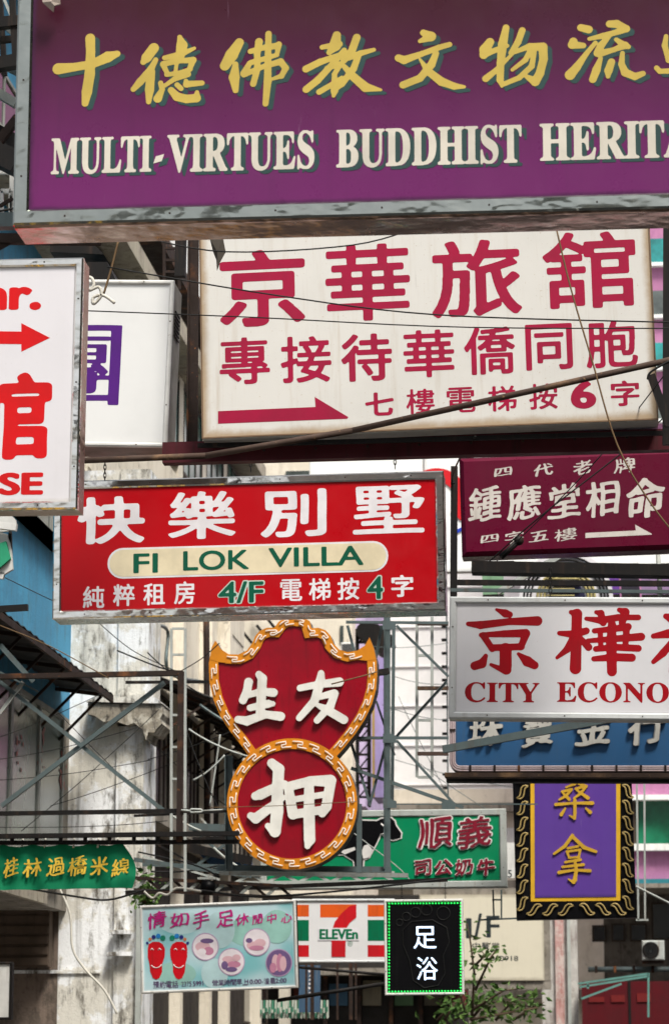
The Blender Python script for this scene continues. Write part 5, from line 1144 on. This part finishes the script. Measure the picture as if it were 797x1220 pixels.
# lattice behind / around the pawn sign
rk = Rack('pawn_sign_frame', 'grey steel lattice holding the red pawn sign and spreading right', 'steel frame', (462, 1030, 33.5)); Y = 33.5; g = M['grey']
rk.m([(461, 733, Y), (461, 1035, Y)], .075, g, 'angle', 'post'); rk.m([(469, 745, Y + 1), (467, 960, Y + 1)], .04, g, part='post'); rk.m([(428, 958, 33.25), (428, 1040, 33.25)], .06, g, part='post'); rk.m([(273, 900, 33.4), (273, 1036, 33.4)], .08, g, 'angle', 'post')
for a, c, w in (((412, 741), (534, 742), .05), ((425, 879), (534, 879), .05), ((258, 1034), (466, 1036), .1), ((462, 958), (640, 958), .02)): rk.m([(*a, Y), (*c, Y)], w * .72, g, 'angle', 'rail')
for a, c, w in (((414, 745), (428, 800), .045), ((455, 745), (438, 835), .045), ((472, 745), (534, 806), .045), ((532, 812), (470, 880), .045), ((472, 882), (540, 957), .045), ((418, 884), (440, 956), .045), ((418, 915), (552, 962), .06), ((440, 960), (460, 885), .045), ((448, 835), (470, 900), .035)): rk.m([(*a, Y + .08), (*c, Y + .08)], w * .72, g, 'angle', 'brace')
rk.m([(446, 802, 33.2), (462, 800, 33.3)], .07, M['dark'], part='bolt_plate')
rk = Rack('hanging_ladder', 'pale rusty ladder frame left of the white hostel lightbox', 'ladder', (505, 925, 34)); 
rk.ladder(496.5, 514.5, 735, 926, 34, .035, M['pale'], [781, 858, 926]); 
for v in (743, 820, 898): rk.m([(497, v, 33.9), (534, v, 33.9)], .045, M['rustpale'], part='flat_bar')
# stack of pegs on the right of the white tower
t = thing('cable_tray', 'row of dark pegs up the white tower beside the hostel lightbox', 'cable tray', P(531, 940, 60)); k = 60 / FPX
for i in range(13): MB().box(-4 * k, 0, (i * 16.2) * k, 1.5 * k, .1, (i * 16.2 + 3) * k).obj('peg', M['dark'], t)
MB().box(1.5 * k, 0, -10 * k, 3 * k, .1, 215 * k).obj('rail', M['grey'], t)

# scaffold of the noodle banner at the left
rk = Rack('scaffold_frame', 'dark steel gantry with crossed grey braces in front of the old pillar', 'steel frame', (215, 1000, 32)); Y = 32
rk.m([(-40, 807, Y), (218, 802, Y)], .055, M['rust'], part='rail', d=.1); rk.m([(-40, 970, Y), (225, 966, Y)], .045, M['dark'], part='rail', d=.1)
rk.m([(216, 800, Y - .05), (214, 1003, Y - .05)], .065, M['rust'], part='post')
rk.m([(-40, 997, Y - .1), (285, 993, Y - .1)], .05, M['dark'], part='rail', d=.1); rk.m([(-40, 1004.5, Y), (285, 1003, Y)], .045, M['dark'], part='rail', d=.1)
for a, c, w, m in (((0, 812), (196, 966), .045, 'grey'), ((2, 960), (196, 813), .06, 'grey'), ((-20, 790), (46, 824), .02, 'grey'), ((0, 768), (40, 812), .055, 'grey'), ((0, 850), (28, 812), .05, 'pale')): rk.m([(*a, Y + .1), (*c, Y + .1)], w, M[m], 'angle', 'brace')
for u in range(15, 215, 29): rk.m([(u, 997, Y - .08), (u, 1004, Y - .08)], .04, M['dark'], part='spacer')
beam('steel_beam', 'thin grey rail running right from the old pillar behind the pale ladder', [(150, 813, 34), (300, 812, 34)], .035, M['dark'])
beam('steel_beam', 'thin dark line beam above the foot of the gantry', [(160, 972, 33.2), (300, 965, 33.2)], .03, M['dark'])
rk = Rack('hanging_ladder', 'tall pale ladder left of the red pawn sign', 'ladder', (217, 1060, 33)); rk.ladder(204.5, 221, 749, 1062, 33, .03, M['pale'], [749, 780, 852, 890, 928, 966])
# trusses above the foot massage sign
def truss(label, u0, v0, u1, v1, h, n, Y, mat):
    rk = Rack('truss', label, 'truss', (u0, v0, Y)); rk.m([(u0, v0, Y), (u1, v1, Y)], .04, mat, part='chord'); rk.m([(u0, v0 + h, Y), (u1, v1 + h, Y)], .04, mat, part='chord')
    for i in range(n):
        ua = u0 + (u1 - u0) * i / n; ub = u0 + (u1 - u0) * (i + 1) / n; va = v0 + (v1 - v0) * i / n
        rk.m([(ua, va if i % 2 else va + h, Y + .02), (ub, va + h if i % 2 else va, Y + .02)], .035, M['pale'] if i % 2 == 0 else mat, part='web')
truss('rusty zigzag truss over the foot massage sign', 160, 1046, 348, 1056, 14, 12, 35, M['rust'])
truss('pale zigzag truss between pawn sign and convenience sign', 280, 1042, 470, 1040, 10, 10, 36.4, M['pale'])
beam('steel_beam', 'dark beam carrying the LED sign and convenience sign', [(150, 1064, 35.2), (533, 1048, 35.2)], .05, M['dark'])
beam('steel_beam', 'pale channel under the coin of the pawn sign', [(262, 1040, 34.2), (486, 1043, 34.2)], .05, M['pale'])
beam('steel_beam', 'long thin grey rail at the foot of the pale ladder', [(160, 1024, 35.6), (300, 1044, 35.6)], .05, M['grey'])
le.chain(478, 1072, 19, .012, yy=.08); le.chain(530, 1072, 22, .012, yy=.08)
# rack of clutter beams behind foot sign / bottom
beam('steel_pole', 'dark pole sloping under the foot massage sign', [(330, 1192, 36.5), (458, 1172, 36.5)], .05, M['dark'], 'pole', kind='tube')
beam('steel_pole', 'thin pole under the convenience sign', [(350, 1152, 41), (470, 1162, 41)], .04, M['dark'], 'pole', kind='tube')
for i, u in enumerate((365, 372, 402, 418, 424)):
    beam('steel_column', ['leftmost', 'second', 'third', 'fourth', 'rightmost'][i] + ' thin brown post below the convenience sign', [(u, 1147, 42), (u, 1215, 42)], .03 + .02 * (i % 2), M['rust'], 'column')
lower = Sign('blue_market_sign', 'dark blue vertical board below the stripes of the convenience sign', 'signboard', (356, 1206), (381, 1206), 1150, 46)
lower.part('board', MB().box(0, 0, 0, lower.W, .1, lower.H), paint('navy_board', (.05, .1, .17), .5, (.2, .2, .2), .6)); [lower.plate('worn_mark', [(367 + (i * 3) % 4, 1156 + i * 5), (374 - (i * 2) % 3, 1155.5 + i * 5), (374, 1158 + i * 5), (368, 1158.5 + i * 5)], wl_) for i in range(7)]
t = thing('striped_canopy', 'worn green and white scalloped canopy at the bottom beside the massage sign', 'canopy', P(352, 1212, 47)); k = 47 / FPX
cg = paint('canopy_green', (.06, .22, .14), .8, (.2, .25, .2), .9); cw = paint('canopy_white', (.5, .55, .48), .8, (.12, .16, .12), .9)
for i in range(24):
    x = (-42 + i * 3.4) * k; MB().prism([(x, 0), (x + 1.5 * k, -1.8 * k), (x + 3 * k, 0), (x + 2.4 * k, 20 * k), (x + .4 * k, 20 * k)], (i % 2) * .03, .08).obj('stripe', cg if i % 3 == 1 else cw, t)
    MB().box(x + .5 * k, -.05, (4 + i % 3) * k, x + 2.2 * k, -.01, (9 + i % 4) * k).obj('patch', cw if i % 3 == 1 else cg, t)
# lamp hanging in the trusses
t = thing('security_camera', 'black domed lamp housing clamped on the truss above the massage sign', 'lamp', P(248, 1062, 35)); k = 35 / FPX
MB().ball((0, 0, 5 * k), 10 * k, 14, 8, (1, 1, .9)).obj('housing', M['black'], t); MB().box(-12 * k, -.05, 14 * k, 10 * k, .05, 16.5 * k).obj('clamp', M['pale'], t); MB().box(-1 * k, -.04, 8 * k, 2 * k, .04, 20 * k).obj('stem', M['pale'], t)
# laundry at the left
t = thing('laundry', 'white and green cloths drying at the left edge below the guest house sign', 'laundry', P(5, 640, 27)); k = 27 / FPX
for pts, c in (([(-12, 28), (6, 30), (14, 22), (16, 12), (8, 8), (-12, 6)], 'a'), ([(-12, 8), (4, 4), (10, -18), (12, -40), (2, -46), (-12, -44)], 'a'), ([(-8, -10), (4, -6), (10, -28), (-4, -40), (-10, -34)], 'b'), ([(-12, -44), (2, -44), (0, -52), (-12, -50)], 'a')):
    mb = MB(); mb.prism([(x * k, z * k) for x, z in pts], -.05 if c == 'b' else 0, .05 if c == 'a' else 0); mb.obj('cloth', paint('laundry_white', (.6, .6, .58), .8, (.3, .3, .3), .4) if c == 'a' else paint('laundry_green', (.03, .3, .16), .8), t)
MB().bar((-12 * k, -.08, 14 * k), (18 * k, -.08, 10 * k), .07).obj('rod', M['white_body'], t); MB().bar((-12 * k, 0, -90 * k), (32 * k, 0, -88 * k), .06).obj('arm', M['dark'], t)
MB().bar((8 * k, 0, 6 * k), (4 * k, .2, -16 * k), .03).obj('bracket', M['dark'], t)

# cables
CB = M['cable']
cable('long black cable across the upper part of the big lightbox', [(128, 318, 21.2), (330, 352, 21.2), (520, 375, 21.2), (797, 384, 21.2), (905, 386, 21.2)], .006, CB)
cable('second black cable below it crossing the big lightbox', [(98, 370, 21.3), (300, 378, 21.3), (560, 390, 21.3), (905, 391, 21.3)], .005, CB)
cable('black cable running from the purple sign corner to the white cord', [(0, 252, 20.5), (60, 240, 20.5)], .01, CB)
cable('brown cord hanging down over the big lightbox and maroon sign', [(663, 275, 21.0), (680, 345, 21.0), (705, 430, 21.0), (735, 530, 21.0), (775, 600, 21.0), (815, 650, 21.0)], .0065, M['brown_cable'])
cable('thin black wire from the beam over the maroon sign to its lower left', [(790, 448, 21.1), (700, 560, 24.0), (590, 670, 27.5)], .005, CB)
cable('thicker stay wire slanting up across the maroon sign', [(575, 676, 27.3), (640, 618, 27), (740, 540, 27), (797, 492, 27)], .007, CB)
cable('loose wire drooping from the pole at the right edge', [(797, 430, 21.3), (775, 443, 21.3), (771, 452, 21.3)], .009, CB)
cable('curved wire from the top beam to the villa sign end', [(566, 520, 22), (548, 545, 23), (538, 570, 25), (541, 576, 25.1)], .008, CB)
cable('black wire under the purple sign towards the dead leaf', [(170, 283, 18), (270, 300, 18), (420, 292, 18), (500, 270, 18)], .005, CB)
cable('brown string dropping to the white cord curl', [(141, 288, 21.4), (133, 320, 21.4), (124, 350, 21.4)], .009, M['brown_cable'])
cable('white electric cord curled in front of the plain white lightbox', [(97, 330, 20.9), (109, 331, 20.9), (112, 340, 20.9), (107, 346, 20.9), (118, 342, 20.9), (121, 352, 20.9), (112, 362, 20.9), (112, 354, 20.9), (124, 352, 20.9), (137, 361, 20.9)], .013, M['white_cable'])
cable('black festoon cable above the massage sign', [(150, 1062, 34.8), (230, 1060, 34.8), (300, 1068, 34.8), (400, 1062, 34.8), (540, 1046, 34.8)], .012, CB)
cable('white looped cord under the truss above the massage sign', [(172, 1062, 34.7), (182, 1070, 34.7), (190, 1064, 34.7), (200, 1066, 34.7), (212, 1058, 34.7), (240, 1062, 34.7)], .014, M['white_cable'])
cable('pale cable hanging down the old pillar face', [(72, 1060, 38.5), (84, 1090, 38.5), (87, 1130, 38.5), (102, 1155, 38.5), (125, 1180, 38.5), (140, 1208, 38.5)], .016, M['white_cable'])
cable('black cable looping under the green banner', [(20, 1056, 33), (90, 1068, 33), (130, 1072, 33), (172, 1060, 33)], .012, CB)
cable('stay wire from the blue wall over the awning', [(0, 745, 31), (60, 770, 31), (130, 808, 31)], .006, M['brown_cable'])
cable('thin wire slanting over the blue wall', [(0, 685, 31), (62, 715, 31), (90, 726, 31)], .005, CB)
cable('wire from the pillar to the pawn sign left horn', [(140, 775, 32.2), (190, 795, 32.2), (215, 800, 32.2)], .009, CB)
cable('wire rising right from the gantry corner', [(215, 800, 32.4), (240, 785, 32.4), (262, 766, 32.4)], .006, CB)
cable('wire down from the villa sign to the gantry rail', [(118, 742, 32.6), (160, 776, 32.6), (216, 802, 32.6)], .005, CB)
for i, (a, c) in enumerate((((0, 905), (160, 868)), ((0, 930), (180, 905)), ((26, 990), (190, 845)), ((70, 850), (190, 965)), ((0, 878), (130, 822)), ((60, 960), (215, 905)), ((178, 880), (270, 960)), ((0, 985), (200, 978)))):
    cable(['first', 'second', 'third', 'fourth', 'fifth', 'sixth', 'seventh', 'eighth'][i] + ' fine guy wire crossing the gantry at left, counted from the top', [(*a, 32.8 + i * .1), (*c, 33.2 + i * .1)], .0045, CB, .03)
for i, (a, c) in enumerate((((470, 806), (534, 815)), ((455, 840), (534, 858)), ((470, 885), (580, 965)), ((475, 830), (540, 960)), ((470, 905), (620, 940)), ((438, 770), (534, 766)))):
    cable(['upper', 'middle', 'steep lower', 'steepest', 'lowest', 'topmost'][i] + ' faint wire in front of the white tower', [(*a, 50 + i), (*c, 50 + i)], .006, M['grey'], .05)
cable('orange tipped stay wire from the coin sign edge', [(395, 815, 32.5), (430, 806, 32.5), (450, 800, 32.8)], .008, M['brown_cable'])
cable('pale stay wire falling right at the lower right edge', [(757, 1056, 36), (797, 1076, 36), (905, 1130, 36)], .014, M['pale'])
cable('thin wire over the face of the coin sign', [(250, 962, 32.4), (330, 960, 32.4), (425, 955, 32.4)], .004, M['brown_cable'])
cable('fine diagonal wire over the dairy sign', [(418, 990, 36), (470, 1030, 36), (488, 1048, 36)], .006, M['pale'])
cable('bent cable behind the foot of the gantry', [(165, 1015, 34), (230, 1030, 34), (262, 1045, 34)], .01, CB)

# clutter on the left hand facade and in the lattice
def pipe(label, pts, r, mat): return cable(label, pts, r, mat, name='pipe', cat='pipe')
t = thing('shop_level', 'shop openings with painted shade at street level behind the posts below the convenience sign', 'shop', (P(345, 1200, 69).x, 69, 0))
rel(MB().box(t.location.x - 3, 68.5, 0, P(556, 1200, 69).x, 69.9, P(400, 1068, 69).z), t, 'interior', paint('shop_shade', (.03, .028, .026), .8))  # solid backdrop; near-black paint stands in for shadow inside the shops
for i, (u, c) in enumerate(((350, (.12, .03, .02)), (392, (.05, .12, .2)), (432, (.2, .18, .13)), (470, (.1, .2, .1)), (505, (.15, .14, .11)), (535, (.12, .03, .03)))):
    a = P(u, 1198, 68.4); c_ = P(u + 22, 1176 - i % 3 * 4, 68.4); rel(MB().box(a.x, 68.4, a.z, c_.x, 68.49, c_.z), t, 'shop_panel', paint('shop_panel_%d' % u, c, .5))
    rel(MB().box(a.x - .12, 68.2, 0, a.x - .02, 68.49, P(u, 1160, 68).z), t, 'shop_post', M['rust'])
rel(MB().box(t.location.x - 3, 67.6, P(400, 1162, 68).z, P(556, 1200, 68).x, 68.5, P(400, 1154, 68).z), t, 'fascia', concw)
pipe('rusty downpipe beside the small awning left of the pawn sign', [(246, 740, 52), (247, 900, 52), (246, 1100, 52)], .06, M['rust'])
pipe('pale downpipe on the cream wall nearer the pawn sign', [(268, 740, 58), (269, 1040, 58)], .05, M['pale'])
pipe('thin grey conduit bending along the cream wall above the pale ladder', [(182, 745, 44.5), (200, 752, 47), (201, 800, 47), (240, 812, 52)], .03, M['grey'])
def aircon(label, u, v, Y, wpx=16, hpx=13):
    t = thing('air_conditioner', label, 'air conditioner', P(u, v, Y)); k = Y / FPX
    MB().bevbox(-wpx / 2 * k, 0, 0, wpx / 2 * k, .5, hpx * k, .02).obj('casing', M['white_body'], t)
    for i in range(5): MB().box((-wpx / 2 + 1.5) * k, -.012, (2 + i * 2) * k, (wpx / 2 - 1.5) * k, 0, (2.9 + i * 2) * k).obj('louvre', M['dark'], t)
    for sx in (-.4, .4): MB().bar((sx * wpx * k, .1, 0), (sx * wpx * k, .55, -.25), .03).obj('bracket', M['rust'], t)
aircon('small dusty air conditioner above the thin rails left of the pawn sign', 268, 868, 57.5)
aircon('grimy air conditioner hanging over the truss beside the coin sign', 250, 1016, 53)
aircon('boxy air conditioner on the cream wall right behind the bat horn', 414, 778, 69)
rk = Rack('blue_canopy_frame', 'collapsed blue sheet and crossed bars behind the foot of the pale ladder', 'canopy frame', (262, 1030, 40))
for a, c, w, m in (((226, 1010), (300, 1026), .12, 'dark'), ((226, 985), (300, 988), .1, 'grey'), ((230, 1000), (300, 998), .06, 'dark'), ((236, 1030), (290, 990), .04, 'grey'), ((230, 988), (284, 1034), .04, 'grey'), ((270, 900), (270, 1036), .05, 'grey'), ((240, 975), (300, 1042), .025, 'pale'), ((176, 1000), (240, 1034), .03, 'dark'), ((164, 1018), (262, 1048), .03, 'pale'), ((170, 1030), (300, 1033), .05, 'grey')): rk.m([(*a, 40), (*c, 40)], w, M[m])
mb = MB(); o = rk.o; mb.prism([((P(u, v, 40.2) - o).x, (P(u, v, 40.2) - o).z) for u, v in ((232, 1012), (262, 1010), (300, 1024), (300, 1036), (250, 1030))], .2, .3); mb.obj('sheet', paint('blue_sheet', (.03, .07, .14), .5), rk.t)
for i, (a, c, y, r, m) in enumerate((((225, 868), (298, 902), 36, .012, 'pale'), ((176, 778), (246, 830), 35, .008, 'cable'), ((230, 930), (268, 900), 37, .012, 'pale'), ((222, 870), (262, 966), 36.5, .008, 'cable'), ((176, 950), (240, 990), 35.5, .014, 'pale'), ((255, 1010), (300, 1040), 36, .016, 'pale'), ((180, 1038), (262, 1030), 37, .012, 'cable'), ((238, 840), (300, 872), 38, .02, 'grey'), ((262, 875), (250, 960), 38, .012, 'pale'), ((176, 905), (300, 860), 38, .006, 'cable'))):
    cable(['topmost pale', 'uppermost dark', 'short pale', 'steep dark', 'thick pale', 'lowest pale', 'lowest dark', 'stout grey', 'near upright pale', 'longest thin dark'][i] + ' stay in the tangle between old pillar and pawn sign', [(*a, y), (*c, y)], r, M[m], .04)
t = thing('turnbuckle', 'pale steel turnbuckle on the gantry rail left of the coin sign', 'turnbuckle', P(232, 966, 31.9)); k = 32 / FPX
MB().tube([(-6 * k, 0, 0), (-4 * k, 0, 2 * k), (8 * k, 0, 1.5 * k), (10 * k, 0, 0), (8 * k, 0, -1.5 * k), (-4 * k, 0, -2 * k)], .012, 5, True).obj('body', M['pale'], t); MB().tube([(-16 * k, 0, 1 * k), (-6 * k, 0, 0)], .012, 5).obj('hook', M['pale'], t); MB().tube([(10 * k, 0, 0), (34 * k, 0, 1 * k)], .009, 5).obj('rod', M['pale'], t)
t = thing('turnbuckle', 'dark bottle screw on the wire over the lower left of the maroon sign', 'turnbuckle', P(606, 655, 27.2)); k = 27.2 / FPX
MB().tube([(-10 * k, 0, -9 * k), (10 * k, 0, 9 * k)], .03, 6).obj('body', M['dark'], t); MB().ball((12 * k, 0, 11 * k), .05, 8, 5).obj('eye', M['dark'], t); MB().box(-26 * k, -.02, -18 * k, 6 * k, .1, -14 * k).obj('plate', M['dark'], t)
t = thing('lattice_joint', 'riveted joint plates on the grey lattice right of the bat sign', 'joint plates', P(462, 880, 33.35)); k = 33.35 / FPX
for du, dv in ((0, 137), (0, 0), (0, -78), (70, -80)): MB().prism([((du - 6) * k, (dv - 5) * k), ((du + 10) * k, (dv - 5) * k), ((du + 10) * k, (dv + 3) * k), ((du + 3) * k, (dv + 6) * k), ((du - 6) * k, (dv + 6) * k)], 0, .01).obj('plate', M['grey'], t)
for i in range(10): x, z = ry.pt(250 + i * 62, 534 - i * 2.2); MB().ball((x, .14, z), .012, 6, 4).obj('bolt_head', M['rust'], ry.root)

# foliage
def plant(name, label, stems, Y, n, sp, leaf=.11, seed=1):
    rs = random.Random(seed); o0 = P(*stems[0][0], Y); t = thing(name, label, 'plant', o0); lm = MB()
    for st in stems:
        ps = [P(u, v, Y) - o0 for u, v in st]; MB().tube(ps, .025, 5, r1=.008).obj('stem', M['twig'], t)
        for _ in range(n):
            i = rs.randrange(len(ps) - 1); f = rs.random(); p = ps[i].lerp(ps[i + 1], f)
            p = p + Vector((rs.gauss(0, sp), rs.gauss(0, sp * .8), rs.gauss(0, sp * .7)))
            d = Vector((rs.uniform(-1, 1), rs.uniform(-1, .4), rs.uniform(-.9, .4))).normalized(); w = d.cross(Vector((rs.uniform(-1, 1), rs.uniform(-1, 1), rs.uniform(-.2, 1)))).normalized()
            L = leaf * rs.uniform(.6, 1.25); nn = d.cross(w) * L * .12
            lm.add([p, p + d * L * .45 + w * L * .24 - nn, p + d * L, p + d * L * .45 - w * L * .24 - nn, p + d * L * .5 + nn], [(0, 1, 4), (1, 2, 4), (2, 3, 4), (3, 0, 4)])
    lo = lm.obj('leaves', M['leaf'], t); lo['kind'] = 'stuff'; return t
plant('street_shrub', 'green leafy branches growing in front of the cream hoarding beside the LED sign', [[(562, 1215), (565, 1160), (560, 1120), (556, 1100)], [(566, 1180), (585, 1140), (592, 1130)], [(560, 1205), (600, 1180), (620, 1178)], [(556, 1210), (548, 1185), (552, 1160)], [(566, 1150), (578, 1138), (572, 1132)], [(560, 1215), (640, 1200), (600, 1195)], [(530, 1215), (545, 1190)]], 44, 24, .11, .14, 3)
plant('low_foliage', 'dense low green foliage along the bottom right of the LED sign', [[(520, 1216), (540, 1196), (552, 1190)], [(560, 1216), (580, 1192), (590, 1180)], [(590, 1216), (612, 1190), (625, 1184)], [(610, 1216), (636, 1200), (648, 1194)], [(540, 1216), (566, 1200), (580, 1198)]], 46, 30, .15, .17, 9)
plant('window_plant', 'small green plant behind the truss left of the domed lamp', [[(170, 1075), (178, 1055), (176, 1042)], [(172, 1075), (186, 1064)]], 37, 60, .1, .12, 5)

t = Sign('edge_board', 'small white framed board at the bottom left corner', 'sign board', (-20, 1215), (14, 1215), 1146, 34)
t.lightbox(.12, 3, M['white_body'], M['dark'])

# repeats share a group
GR = {'cable': 'cables and stay wires strung across the street', 'pipe': 'pipes on the left hand walls', 'steel_beam': 'steel beams spanning the street', 'steel_column': 'upright steel posts between the signs',
      'steel_strut': 'short slanting steel struts', 'steel_pole': 'steel poles carrying signs', 'air_conditioner': 'air conditioners on the walls', 'corrugated_awning': 'corrugated awnings on the left', 'hanging_ladder': 'pale hanging ladder frames',
      'truss': 'zigzag trusses above the low signs', 'turnbuckle': 'turnbuckles on the stay wires', 'distant_sign': 'small far signs under the maroon sign', 'tenement': 'tenements outside the picture', 'sign_hanger': 'slim frames beside the sauna board',
      'street_shrub': 'leafy plants at the bottom', 'low_foliage': 'leafy plants at the bottom', 'ledge_plant': 'leafy plants at the bottom', 'window_plant': 'leafy plants at the bottom'}
for o in COL.objects:
    b_ = o.name.split('.')[0]
    if o.parent is None and b_ in GR and 'group' not in o: o['group'] = GR[b_]
